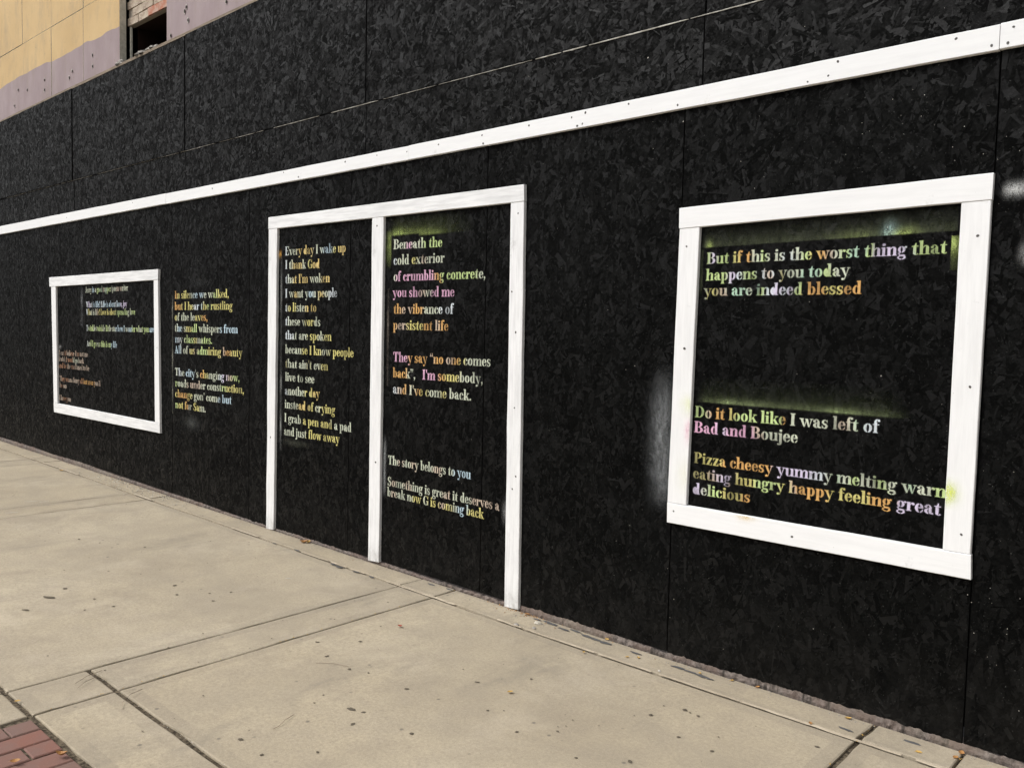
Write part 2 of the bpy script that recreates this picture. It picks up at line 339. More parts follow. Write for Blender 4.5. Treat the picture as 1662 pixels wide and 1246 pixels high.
# ------------------------------------------------------------------ the black hoarding
hoard = empty('hoarding', (-5.5, 0, 0))
tag(hoard, 'long black painted strand board hoarding with spray stencilled verses, standing along the sidewalk', 'wall')
HP = Vector((-5.5, 0, 0))
def hlink(name, me, mat, parent=None):
    o = link(name, me, parent or hoard, mat)
    if parent is None: o.location = -HP
    return o
def osb(x0, x1, z0f, z1f, dy=0., mat=None, tilt=0., dens=2700, vert=.0, lean=0.):
    """one sheet with its pressed strands as real relief; z0f/z1f give bottom and top heights at x"""
    area = (x1-x0)*(z1f((x0+x1)/2)-z0f((x0+x1)/2)); n = int(area*dens)
    cx = rng.uniform(x0, x1, n); t = rng.uniform(0, 1, n)
    za = np.array([z0f(a) for a in cx]); zb = np.array([z1f(a) for a in cx]); cz = za+(zb-za)*t
    L = rng.gamma(4, .0100, n)+.018; W = rng.gamma(4, .0042, n)+.006; small = np.where(rng.uniform(0, 1, n) < .45, .5, 1.); L = L*small; W = W*small
    ang = rng.uniform(0, math.pi, n) if vert == 0 else rng.normal(math.pi/2, vert, n)
    ca, sa = np.cos(ang), np.sin(ang); base = -rng.uniform(.0006, .0012, n)
    tl = np.clip(rng.normal(0, .00030, n), -.0006, .0006); tw = np.clip(rng.normal(0, .00042, n), -.0007, .0007)
    V = np.zeros((n, 5, 3)); q = [(-1, -1), (1, -1), (1.12, 0), (1, 1), (-1, 1)]
    for k, (a, b) in enumerate(q):
        l = a*L/2*(1+rng.normal(0, .16, n)); ww = b*W/2*(1+rng.normal(0, .22, n))
        V[:, k, 0] = np.clip(cx+ca*l-sa*ww, x0+.001, x1-.001)
        V[:, k, 2] = cz+sa*l+ca*ww
        V[:, k, 1] = np.minimum(base+tl*a+tw*b, -.0001)
    zlo = np.interp(V[:, :, 0], [x0, x1], [z0f(x0), z0f(x1)])+.001; zhi = np.interp(V[:, :, 0], [x0, x1], [z1f(x0), z1f(x1)])-.001
    V[:, :, 2] = np.clip(V[:, :, 2], zlo, zhi)
    th = .011
    B = np.array([(x0, 0, z0f(x0)), (x1, 0, z0f(x1)), (x1, 0, z1f(x1)), (x0, 0, z1f(x0)), (x0, th, z0f(x0)), (x1, th, z0f(x1)), (x1, th, z1f(x1)), (x0, th, z1f(x0))])
    VV = np.concatenate([V.reshape(-1, 3), B])
    VV[:, 1] += -dy + tilt*(VV[:, 0]-(x0+x1)/2) + lean*(VV[:, 2]-z0f(x0))
    nb = n*5; bf = [(0, 1, 2, 3), (5, 4, 7, 6), (4, 5, 1, 0), (3, 2, 6, 7), (4, 0, 3, 7), (1, 5, 6, 2)]
    loops = np.concatenate([np.arange(nb), np.array([nb+i for q_ in bf for i in q_])]).astype(np.int32)
    starts = np.concatenate([np.arange(n)*5, nb+np.arange(6)*4]).astype(np.int32)
    tot = np.concatenate([np.full(n, 5), np.full(6, 4)]).astype(np.int32)
    me = bpy.data.meshes.new('osb_board'); me.vertices.add(len(VV)); me.vertices.foreach_set('co', VV.astype(np.float32).ravel())
    me.loops.add(len(loops)); me.loops.foreach_set('vertex_index', loops)
    me.polygons.add(len(starts)); me.polygons.foreach_set('loop_start', starts); me.polygons.foreach_set('loop_total', tot)
    me.update(calc_edges=True); me.validate(); me.shade_flat()
    uvl = me.uv_layers.new(name='strand'); lu = np.zeros((len(me.loops), 2), dtype=np.float32)
    if len(me.loops) == nb+24:
        ofs = rng.uniform(0, 40, (n, 2))
        for k, (a, b) in enumerate(q): lu[k:nb:5, 0] = a*L/2+ofs[:, 0]; lu[k:nb:5, 1] = b*W/2+ofs[:, 1]
    uvl.data.foreach_set('uv', lu.ravel())
    at = me.attributes.new('tone', 'FLOAT', 'FACE')
    tn = np.concatenate([rng.beta(1.6, 3.2, n), np.full(6, .25)]).astype(np.float32)
    if len(at.data) == len(tn): at.data.foreach_set('value', tn)
    return hlink('osb_board', me, [mat or BOARD])

seam = [-14.2, -12.99, -11.77, -10.55, -9.33, -8.12, -6.905, -5.69, -4.47, -3.253, -2.033, -.776, .446, 1.668, 2.89]
def bbot(x):
    return .030+zg(x)+(max(0, -x-6)/5)*.03 if x < -6 else .030+zg(x)*.6
for i in range(len(seam)-1):
    a, b = seam[i]+.0024, seam[i+1]-.0024
    off = random.uniform(-.004, .006)
    osb(a, b, lambda x, off=off: bbot(x)+off+.012*max(0, nz(x, 0, 4, 3)), lambda x: 2.548, dy=random.uniform(0, .0004), dens=2700, vert=.75)
seam2 = [-14.2, -11.35, -8.955, -6.66, -4.325, -1.95, .45, 2.89]
ztop = lambda x: 3.775+.0095*(x+11.1)
for i in range(len(seam2)-1):
    a, b = seam2[i]+.0026, seam2[i+1]-.0026
    d = random.uniform(.0, .003)
    osb(a, b, lambda x: 2.5515, lambda x: 2.906, mat=BOARD_UP, dy=d, dens=2700)
    sh = (-.012, .014, -.01, -.006, 0, .006, 0)[i]; up = (.0, .004, -.004, .010, .0, 0, 0)[i]
    ga = .004 if i in (2, 3) else .001; a += ga; b -= .003 if i in (1, 2) else .001
    osb(a+sh if i else a, b+(-.012, .014, -.01, -.006, 0, .006, 0)[min(i+1, 6)] if i < 6 else b, lambda x: 2.9095, lambda x, up=up: ztop(x)+up, mat=BOARD_UP, dy=d+(.003, .012, .009, .006, .004, .003, .003)[i], dens=2700)
V, F = box(-14.1, 2.85, .013, .03, .09, 3.74)
hlink('backing_sheet', mesh('backing_sheet', V, F), DARK)
# pale unpainted sliver along the seam between the two upper courses
V = []; F = []; x = -10.9
while x < 2.3:
    L = random.uniform(.10, .75); k0 = len(V); n = max(3, int(L/.02)); hh = (.0016+.0020*min(1, max(0, (x+7)/6)))*random.uniform(.5, 1.25)
    if -4.0 < x < -3.7 or -4.6 < x < -4.4: x += .18; continue
    if x > -1.95: hh *= 1.6
    for i in range(n+1):
        xx = x+L*i/n; h2 = hh*(.35+.65*math.sin(math.pi*min(1, max(0.04, i/n)))**.4)*(1+.6*nz(xx, 0, 1, 60))
        zc = 2.9066+.0008*nz(xx, 0, 6, 20)
        V += [(xx, -.0040, zc-h2), (xx, -.0056, zc), (xx, -.0040, zc+h2)]
    for i in range(n):
        k = k0+3*i; F += [(k, k+3, k+4, k+1), (k+1, k+4, k+5, k+2)]
    x += L + (random.choice([.01, .02, .05, .13]) if not -3.2 < x < -.9 else .01)
tag(hlink('pale_seam_sliver', mesh('pale_seam_sliver', V, F), EDGE), kind='stuff')
# flecks of pale paint on the boards
V = []; F = []
def fleck(x, z, s, asp=1., a=0.):
    k = len(V); n = 5; ph = random.uniform(0, 6)
    for i in range(n):
        t = ph+6.283*i/n; rr = s*random.uniform(.5, 1.1); px, pz = math.cos(t)*rr, math.sin(t)*rr*asp
        V.append((x+px*math.cos(a)-pz*math.sin(a), -.0030, z+px*math.sin(a)+pz*math.cos(a)))
    F.append(tuple(range(k, k+n)))
for _ in range(300):
    x = random.triangular(-8, .5, -.9); z = random.uniform(.1, 3.4); fleck(x, z, random.choice([.0008, .001, .0012, .002]), random.choice([.4, 1, 1]), random.uniform(0, 3))
for _ in range(60):
    cx, cz = random.choice([(-.72, 2.3), (-.70, .55), (-.8, 2.1), (-1.2, 2.3), (-1.0, 2.35), (-.66, .9), (-2.35, .5), (-2.1, .45)])
    fleck(random.gauss(cx, .07), random.gauss(cz, .11), random.uniform(.0008, .0024), random.choice([.4, 1]), random.uniform(0, 3))
for x, z, s in ((-1.128, 1.364, .0042), (-2.238, 2.78, .006), (-2.04, 2.46, .006), (-1.13, 1.93, .003)): fleck(x, z, s, .5, .9)
tag(hlink('pale_paint_fleck', mesh('pale_paint_fleck', V, F), SCUFF), kind='stuff')

# ------------------------------------------------------------------ white timber
def batten(name, quad, parent, mat, ploc, depth=.0205, y0=.0, wob=.0009, seed=0):
    """quad TL TR BR BL as (x,z); a planed board laid flat on the wall"""
    TL, TR, BR, BL = [Vector((p[0], p[1])) for p in quad]
    horiz = (TR-TL).length > (BL-TL).length
    A0, A1, B0, B1 = (TL, TR, BL, BR) if horiz else (TL, BL, TR, BR)
    n = max(6, int((A1-A0).length/.08)); c_ = .0022; V = []; F = []
    ctr = (TL+TR+BR+BL)/4
    for i in range(n+1):
        t = i/n; a = A0.lerp(A1, t); b = B0.lerp(B1, t); d = (b-a).normalized(); q = t*(A1-A0).length
        a = a+d*nz(q, seed, 1, 3)*wob*1.6+d*nz(q, seed, 1, 17)*wob; b = b+d*nz(q, seed, 6, 3)*wob*1.6+d*nz(q, seed, 6, 17)*wob
        fy = -depth+nz(q, seed, 9, 1.5)*.0008
        for p, yy in ((a, -y0), (a, fy+c_), (a+d*c_, fy), (b-d*c_, fy), (b, fy+c_), (b, -y0)):
            V.append((p.x-ctr.x, yy, p.y-ctr.y))
    for i in range(n):
        for j in range(5):
            k = i*6+j; q = (k, k+1, k+7, k+6); F.append(q if not horiz else q[::-1])
    F.append(tuple(range(6)) if horiz else tuple(range(5, -1, -1))); F.append(tuple(n*6+j for j in (range(5, -1, -1) if horiz else range(6))))
    me = mesh(name, V, F)
    import bmesh
    bm = bmesh.new(); bm.from_mesh(me); bmesh.ops.recalc_face_normals(bm, faces=bm.faces); bm.to_mesh(me); bm.free()
    o = link(name, me, parent, mat, (ctr.x-ploc[0], -ploc[1], ctr.y-ploc[2])); o['_c'] = (ctr.x, ctr.y)
    return o, quad
nail_me = None
def nail_mesh():
    V = []; F = []
    for zz, rr in ((0, .0036), (-.0006, .0030)):
        for i in range(8): a = math.tau*i/8; V.append((math.cos(a)*rr, zz, math.sin(a)*rr*1.25))
    F.append(tuple(range(8, 16))); F += [(i, (i+1) % 8, 8+(i+1) % 8, 8+i) for i in range(8)]
    me = mesh('nail', V, F); me.materials.append(NAIL); return me
nail_me = nail_mesh()
def nails(pts, bats):
    for x, z in pts:
        for o, q in bats:
            xs_ = [p[0] for p in q]; zs_ = [p[1] for p in q]
            if min(xs_) < x < max(xs_) and min(zs_) < z < max(zs_):
                n = bpy.data.objects.new('nail', nail_me); COL.objects.link(n); n.parent = o
                c0 = o['_c']; n.location = (x-c0[0], -.0209, z-c0[1]); n.rotation_euler = (0, random.uniform(0, 3), 0); n.scale = [random.uniform(1.0, 1.7)]*3; break

rail = empty('white_rail', (-5.5, 0, 2.55))
tag(rail, 'long white painted rail of butted boards running across the black wall above all the frames', 'rail')
jx = [(-13.03, 2.596, 2.502), (-9.945, 2.5955, 2.504), (-6.97, 2.5925, 2.507), (-3.892, 2.5895, 2.507), (-.779, 2.6035, 2.5165), (2.27, 2.607, 2.518)]
rb = []
for i in range(5):
    a, b = jx[i], jx[i+1]; g = .001
    d0 = (0, .0012, -.001, 0, .0028)[i]
    rb.append(batten('rail_board', [(a[0]+g, a[1]+d0), (b[0]-g, b[1]+d0), (b[0]-g, b[2]+d0*.6), (a[0]+g, a[2]+d0*.6)], rail, WX, (-5.5, 0, 2.55), seed=i, depth=.0205+(.0, .001, 0, .0008, 0)[i]))
nails([(-2.665, 2.569), (-2.58, 2.579), (-2.597, 2.528), (-2.629, 2.522), (-2.326, 2.58), (-2.02, 2.577), (-2.06, 2.532), (-1.343, 2.585), (-1.379, 2.537), (-1.462, 2.528), (-0.919, 2.583), (-0.803, 2.535), (-0.738, 2.585), (-0.753, 2.534), (-4.188, 2.569), (-3.907, 2.556), (-3.632, 2.562), (-3.285, 2.567), (-3.275, 2.521), (-2.946, 2.57), (-4.509, 2.567), (-5.214, 2.576), (-5.033, 2.526), (-6.2, 2.56), (-7.6, 2.57), (-8.2, 2.53), (-9.1, 2.55)], rb)

fr = empty('mock_window_frame', (-1.41, 0, 1.36))
tag(fr, 'tall white timber frame on the black wall at right, round the verse that starts But if this is the worst thing', 'frame')
pl = (-1.41, 0, 1.36)
b3 = [batten('lintel', [(-2.033, 2.073), (-.774, 2.094), (-.775, 2.0012), (-2.031, 1.981)], fr, WX, pl, depth=.0225, seed=11),
      batten('left_post', [(-2.029, 1.9795), (-1.928, 1.9808), (-1.947, .7385), (-2.045, .7365)], fr, WZ, pl, seed=12),
      batten('right_post', [(-.873, 1.9980), (-.777, 2.0), (-.781, .7385), (-.874, .7385)], fr, WZ, pl, seed=13),
      batten('sill', [(-2.045, .7350), (-.779, .7372), (-.775, .646), (-2.043, .642)], fr, WX, pl, depth=.0215, seed=14)]
nails([(-1.993, 2.022), (-1.99, 1.9), (-1.39, 2.017), (-0.812, 2.05), (-0.814, 1.878), (-1.983, 1.444), (-0.812, 1.341), (-2.01, 0.7), (-1.446, 0.683), (-0.814, 0.805), (-0.829, 0.698)], b3)
dr = empty('mock_door_frame', (-4.18, 0, .02)); pl = (-4.18, 0, .02)
tag(dr, 'white timber door-shaped frame with a middle post, reaching the sidewalk at the centre of the black wall', 'frame')
bd_ = [batten('lintel', [(-5.402, 2.279), (-2.970, 2.272), (-2.966, 2.184), (-5.402, 2.196)], dr, WXW, pl, depth=.0225, seed=21),
       batten('left_post', [(-5.402, 2.1945), (-5.293, 2.1940), (-5.319, .036), (-5.418, .028)], dr, WZD, pl, seed=22, wob=.004),
       batten('middle_post', [(-4.229, 2.1890), (-4.118, 2.1885), (-4.122, .037), (-4.229, .030)], dr, WZD, pl, seed=23, wob=.002),
       batten('right_post', [(-3.063, 2.1830), (-2.968, 2.1825), (-2.945, .016), (-3.047, .010)], dr, WZD, pl, seed=24, wob=.0016)]
nails([(-4.194, 2.236), (-3.606, 2.223), (-3.009, 2.22), (-3.008, 2.125), (-4.179, 2.138), (-3.04, 1.715), (-3.006, 1.5), (-5.342, 2.248), (-4.942, 2.222), (-3.003, 1.098), (-2.983, 0.732), (-3.006, 0.661), (-4.164, 0.667), (-5.363, 0.705)], bd_)
f1 = empty('mock_window_frame', (-8.3, 0, 1.26)); pl = (-8.3, 0, 1.26)
tag(f1, 'farthest white timber frame at the left, wide and low, round small white, yellow and orange verse lines', 'frame')
b1 = [batten('lintel', [(-9.583, 1.964), (-7.112, 1.969), (-7.117, 1.879), (-9.579, 1.867)], f1, WXW, pl, depth=.0225, seed=31),
      batten('left_post', [(-9.538, 1.865), (-9.418, 1.8655), (-9.40, .658), (-9.50, .6575)], f1, WZ, pl, seed=32),
      batten('right_post', [(-7.201, 1.8765), (-7.122, 1.877), (-7.096, .6525), (-7.186, .653)], f1, WZ, pl, seed=33),
      batten('sill', [(-9.5, .656), (-7.096, .6508), (-7.091, .566), (-9.492, .557)], f1, WXW, pl, depth=.0215, seed=34)]
nails([(-8.3, 1.92), (-9.4, 1.92), (-7.16, 1.93), (-8.2, .61), (-7.14, 1.3)], b1)

# ------------------------------------------------------------------ stencil lettering: a fat-face serif drawn as polygons
C = {}
ST, HR = 17., 4.5
class G_:
    def __init__(s): s.p = []
    def R(s, x0, y0, x1, y1): s.p.append([(x0, y0), (x1, y0), (x1, y1), (x0, y1)]); return s
    def P(s, *pts):
        a = sum(pts[i][0]*pts[(i+1) % len(pts)][1]-pts[(i+1) % len(pts)][0]*pts[i][1] for i in range(len(pts)))
        s.p.append(list(pts) if a > 0 else list(pts)[::-1]); return s
    def A(s, cx, cy, rx, ry, ix, iy, a0, a1, dx=0, dy=0, n=9):
        o = []; q = []
        for i in range(n+1):
            t = math.radians(a0+(a1-a0)*i/n)
            o.append((cx+rx*math.cos(t), cy+ry*math.sin(t))); q.append((cx+dx+ix*math.cos(t), cy+dy+iy*math.sin(t)))
        for i in range(n): s.P(o[i], o[i+1], q[i+1], q[i])
        return s
    def B(s, x, y, r_, n=9): s.P(*[(x+r_*math.cos(math.tau*i/n), y+r_*math.sin(math.tau*i/n)) for i in range(n)]); return s
    def stem(s, x, y0, y1, foot=True, flag=True, top=False, w_=ST):
        s.R(x, y0, x+w_, y1)
        if foot: s.P((x-6, y0), (x+w_+6, y0), (x+w_+6, y0+3.5), (x-6, y0+3.5)); s.P((x-2, y0+3.5), (x, y0+3.5), (x, y0+8)); s.P((x+w_, y0+3.5), (x+w_+2, y0+3.5), (x+w_, y0+8))
        if flag: s.P((x-7, y1-5), (x, y1-9), (x, y1), (x-7, y1-2))
        if top: s.P((x-6, y1-3.5), (x+w_+6, y1-3.5), (x+w_+6, y1), (x-6, y1))
        return s
def D(ch, adv): g = G_(); C[ch] = (adv, g.p); return g
XH = 67.
def obowl(g, cx, cy, rx, ry, side, w_=17):
    a = (98, 262) if side < 0 else (-82, 82)
    g.A(cx, cy, rx, ry, rx-w_, ry-4, *a); return g
g = D('o', 62); obowl(g, 31, 33, 27, 35, -1); obowl(g, 31, 33, 27, 35, 1)
g = D('c', 52); obowl(g, 29, 33, 26, 35, -1); g.A(29, 33, 24, 35, 19, 30, 285, 340); g.A(29, 33, 22, 34, 17, 30, 55, 82); g.B(41, 50, 8.5)
g = D('e', 55); obowl(g, 29, 33, 26, 35, -1); g.A(29, 36, 23, 32, 8, 27, 6, 78); g.R(22, 33, 51, 37.5); g.A(29, 33, 24, 35, 19, 30, 285, 338)
g = D('a', 60); g.B(13, 51, 8.5); g.A(26, 42, 20, 26, 12, 22, 20, 130); g.R(31, 8, 47, 50); g.A(30, 19, 25, 21, 8, 17, 95, 265); g.A(52, 9, 21, 10, 5, 6, 185, 290); g.P((47, 3), (47, 12), (57, 6), (57, 2))
def bowlR(g, x, y, rx=24, ry=35): g.A(x, y, rx, ry, rx-16, ry-4.5, -82, 82); return g
def bowlL(g, x, y, rx=24, ry=35): g.A(x, y, rx, ry, rx-16, ry-4.5, 98, 262); return g
g = D('b', 64); g.stem(8, 0, 104, foot=False); bowlR(g, 34, 33, 25)
g.P((25, 56), (34, 68), (34, 64), (25, 50)); g.P((25, 10), (34, -2), (34, 3), (25, 15))
g = D('d', 66); g.stem(38, 0, 104, foot=False); bowlL(g, 30, 33, 25); g.P((38, 56), (31, 68), (31, 64), (38, 50)); g.P((38, 10), (31, -2), (31, 3), (38, 15)); g.R(55, 0, 62, 4)
g = D('p', 64); g.stem(8, -32, 66); bowlR(g, 34, 33, 25); g.P((25, 56), (34, 68), (34, 64), (25, 50)); g.P((25, 10), (34, -2), (34, 3), (25, 15))
g = D('g', 60); g.A(26, 44, 22, 24, 7, 20, 98, 262); g.A(28, 44, 22, 24, 7, 20, -82, 82); g.B(53, 62, 7); g.P((40, 60), (54, 68), (54, 64), (42, 55)); g.P((12, 24), (5, 14), (12, 3), (20, 6), (14, 14), (18, 22)); g.P((12, 3), (40, 5), (52, -2), (44, -10), (14, -5)); g.A(28, -17, 26, 16, 17, 11, 100, 262); g.A(28, -17, 26, 16, 14, 11, -82, 60)
g = D('h', 70); g.stem(8, 0, 104); g.P((25, 54), (36, 67), (48, 68), (46, 62), (38, 61), (25, 46)); g.A(42, 48, 20, 20, 4, 15, 0, 75); g.stem(45, 0, 48, flag=False)
g = D('n', 70); g.stem(8, 0, 66); g.P((25, 54), (36, 67), (48, 68), (46, 62), (38, 61), (25, 46)); g.A(42, 48, 20, 20, 4, 15, 0, 75); g.stem(45, 0, 48, flag=False)
g = D('m', 106); g.stem(8, 0, 66)
for q in (0, 37): g.P((25+q, 54), (36+q, 67), (46+q, 68), (44+q, 62), (38+q, 61), (25+q, 46)); g.A(42+q, 48, 20, 20, 4, 15, 0, 75); g.stem(45+q, 0, 48, flag=False)
g = D('r', 52); g.stem(8, 0, 66); g.P((25, 50), (33, 64), (42, 67), (42, 62), (34, 58), (25, 42)); g.B(43, 56, 9)
g = D('i', 34); g.stem(8, 0, 66); g.B(17, 88, 10)
g = D('j', 34); g.R(9, -12, 26, 66); g.P((2, 61), (9, 57), (9, 66), (2, 64)); g.A(8, -12, 18, 20, 4, 16, 270, 360); g.B(2, -25, 7.5); g.B(18, 88, 10)
g = D('l', 34); g.stem(8, 0, 104)
g = D('f', 42); g.stem(10, 0, 80, flag=False); g.R(2, 62, 40, 66.5); g.A(31, 80, 21, 25, 7, 20, 95, 180); g.B(38, 95, 8.5)
g = D('k', 68); g.stem(8, 0, 104); g.P((25, 26), (50, 62), (54, 62), (30, 24)); g.R(40, 62, 64, 66); g.P((30, 36), (40, 46), (64, 4), (45, 4)); g.R(40, 0, 70, 4)
g = D('s', 50); g.A(24, 49, 19, 19, 5, 15, 60, 215); g.P((7, 44), (16, 30), (30, 24), (44, 22), (38, 34), (18, 42)); g.A(26, 18, 19, 20, 5, 16, 235, 385); g.P((38, 66), (42, 66), (42, 46), (40, 46)); g.P((6, 0), (10, 0), (8, 22), (6, 22)); g.A(24, 49, 16, 19, 12, 15, 35, 60); g.A(24, 18, 16, 20, 12, 16, 200, 232)
g = D('t', 44); g.R(11, 10, 28, 66); g.R(3, 62, 40, 66.5); g.P((11, 66), (28, 66), (28, 88), (24, 88), (20, 74)); g.A(29, 12, 18, 14, 3, 9, 180, 275); g.A(28, 12, 14, 14, 10, 9, 285, 330)
g = D('u', 70); g.R(8, 16, 25, 66); g.P((1, 61), (8, 57), (8, 66), (1, 64)); g.A(27, 18, 19, 20, 3, 15, 180, 265); g.P((29, -2), (38, 1), (46, 10), (46, 17), (36, 6), (29, 3)); g.stem(45, 0, 66, foot=False); g.R(62, 0, 68, 4)
g = D('v', 64); g.P((4, 64), (22, 64), (40, 4), (31, -2)); g.P((36, 4), (53, 64), (57, 64), (38, -2)); g.R(-1, 62, 29, 66); g.R(45, 62, 65, 66)
g = D('w', 94); g.P((4, 64), (22, 64), (38, 4), (30, -2)); g.P((35, 4), (47, 60), (51, 60), (37, -2)); g.P((40, 64), (58, 64), (72, 4), (64, -2)); g.P((69, 4), (83, 64), (87, 64), (71, -2)); g.R(-1, 62, 29, 66); g.R(74, 62, 95, 66)
g = D('y', 64); g.P((4, 64), (22, 64), (41, 2), (34, -4)); g.P((37, 6), (53, 64), (57, 64), (28, -30), (24, -30)); g.B(16, -24, 9); g.R(-1, 62, 29, 66); g.R(45, 62, 65, 66)
g = D('x', 66); g.P((6, 64), (25, 64), (60, 2), (41, 2)); g.P((8, 2), (13, 2), (56, 64), (51, 64)); g.R(0, 62, 29, 66); g.R(43, 62, 64, 66); g.R(0, 0, 22, 4); g.R(36, 0, 66, 4)
g = D('z', 56); g.P((6, 4), (24, 4), (50, 62), (32, 62)); g.R(5, 62, 50, 66); g.R(5, 0, 50, 4); g.P((5, 62), (9, 62), (7, 46), (5, 46)); g.P((50, 4), (50, 22), (48, 22), (44, 4))
# capitals
def cs(g, x, w_=20): g.R(x, 0, x+w_, 100); g.R(x-7, 0, x+w_+7, 4.5); g.R(x-7, 95.5, x+w_+7, 100); return g
g = D('I', 42); cs(g, 11)
g = D('E', 78); cs(g, 10); g.R(30, 95.5, 70, 100); g.R(30, 0, 71, 4.5); g.R(33, 49, 54, 53); g.P((70, 96), (60, 96), (68, 72), (70, 72)); g.P((71, 4), (60, 4), (69, 30), (71, 30)); g.P((50, 53), (54, 64), (54, 38), (50, 49))
g = D('D', 86); cs(g, 10); g.A(40, 50, 40, 50, 20, 45.5, -84, 84); g.R(30, 95.5, 42, 100); g.R(30, 0, 42, 4.5)
g = D('B', 78); cs(g, 10); g.A(40, 75, 29, 25, 10, 21, -84, 84); g.A(42, 26, 33, 26, 12, 22, -84, 84); g.R(32, 95.5, 42, 100); g.R(32, 0, 43, 4.5); g.R(33, 49, 46, 53)
g = D('P', 74); cs(g, 10); g.A(38, 73, 32, 27, 12, 23, -84, 84); g.R(30, 95.5, 40, 100); g.R(32, 46, 41, 50)
g = D('T', 80); g.R(30, 0, 50, 100); g.R(22, 0, 58, 4.5); g.R(4, 95.5, 76, 100); g.P((4, 96), (4, 70), (7, 70), (18, 96)); g.P((76, 96), (76, 70), (73, 70), (62, 96))
g = D('L', 72); cs(g, 10); g.R(30, 0, 66, 4.5); g.P((66, 4), (54, 4), (64, 34), (66, 34))
g = D('J', 56); g.R(22, 18, 42, 100); g.R(14, 95.5, 49, 100); g.A(22, 18, 20, 20, 3, 16, 270, 360); g.B(11, 9, 9)
g = D('A', 82); g.P((32, 98), (42, 98), (72, 4), (50, 4)); g.P((12, 4), (17, 4), (38, 88), (35, 96)); g.R(22, 30, 54, 34.5); g.R(2, 0, 27, 4.5); g.R(43, 0, 80, 4.5)
g = D('G', 84); g.A(44, 50, 40, 52, 20, 47, 98, 262); g.R(60, 4, 78, 42); g.R(52, 42, 84, 46); g.A(44, 50, 32, 52, 27, 47, 278, 320); g.A(44, 50, 30, 51, 26, 46, 30, 82); g.P((74, 100), (77, 100), (77, 66), (70, 66))
g = D('S', 66); g.A(32, 75, 26, 27, 8, 23, 80, 215); g.P((8, 68), (24, 46), (40, 40), (60, 34), (50, 52), (24, 62)); g.A(34, 26, 26, 28, 8, 24, 235, 385); g.P((54, 100), (57, 100), (57, 68), (53, 68)); g.P((6, 0), (9, 0), (10, 32), (6, 32)); g.A(32, 75, 22, 27, 17, 23, 25, 76); g.A(34, 26, 24, 28, 19, 24, 190, 232)
g = D('W', 116); g.P((6, 98), (26, 98), (46, 6), (38, -2)); g.P((42, 6), (56, 90), (60, 90), (45, -2)); g.P((46, 98), (66, 98), (86, 6), (78, -2)); g.P((83, 6), (103, 98), (107, 98), (85, -2)); g.R(-1, 95.5, 33, 100); g.R(92, 95.5, 116, 100)
g = D('.', 28); g.B(13, 8, 9.5)
g = D(',', 28); g.B(13, 8, 9.5); g.P((20, 10), (22, 2), (10, -20), (7, -18), (14, 0))
g = D("'", 24); g.P((7, 100), (19, 100), (15, 68), (11, 68))
for ch, xo in (('<', 0),):
    g = D('<', 46)
    for q in (6, 27): g.B(q+6, 76, 8); g.P((q-1, 78), (q+8, 102), (q+11, 100), (q+4, 78))
g = D('>', 46)
for q in (6, 27): g.B(q+6, 92, 8); g.P((q+13, 90), (q+5, 66), (q+2, 68), (q+8, 90))
g = D('?', 54); g.A(25, 76, 23, 26, 7, 21, -60, 95); g.B(12, 80, 9); g.P((24, 54), (34, 58), (29, 34), (24, 34)); g.B(26, 10, 10)
g = D('/', 44); g.P((2, -10), (8, -10), (42, 104), (36, 104))

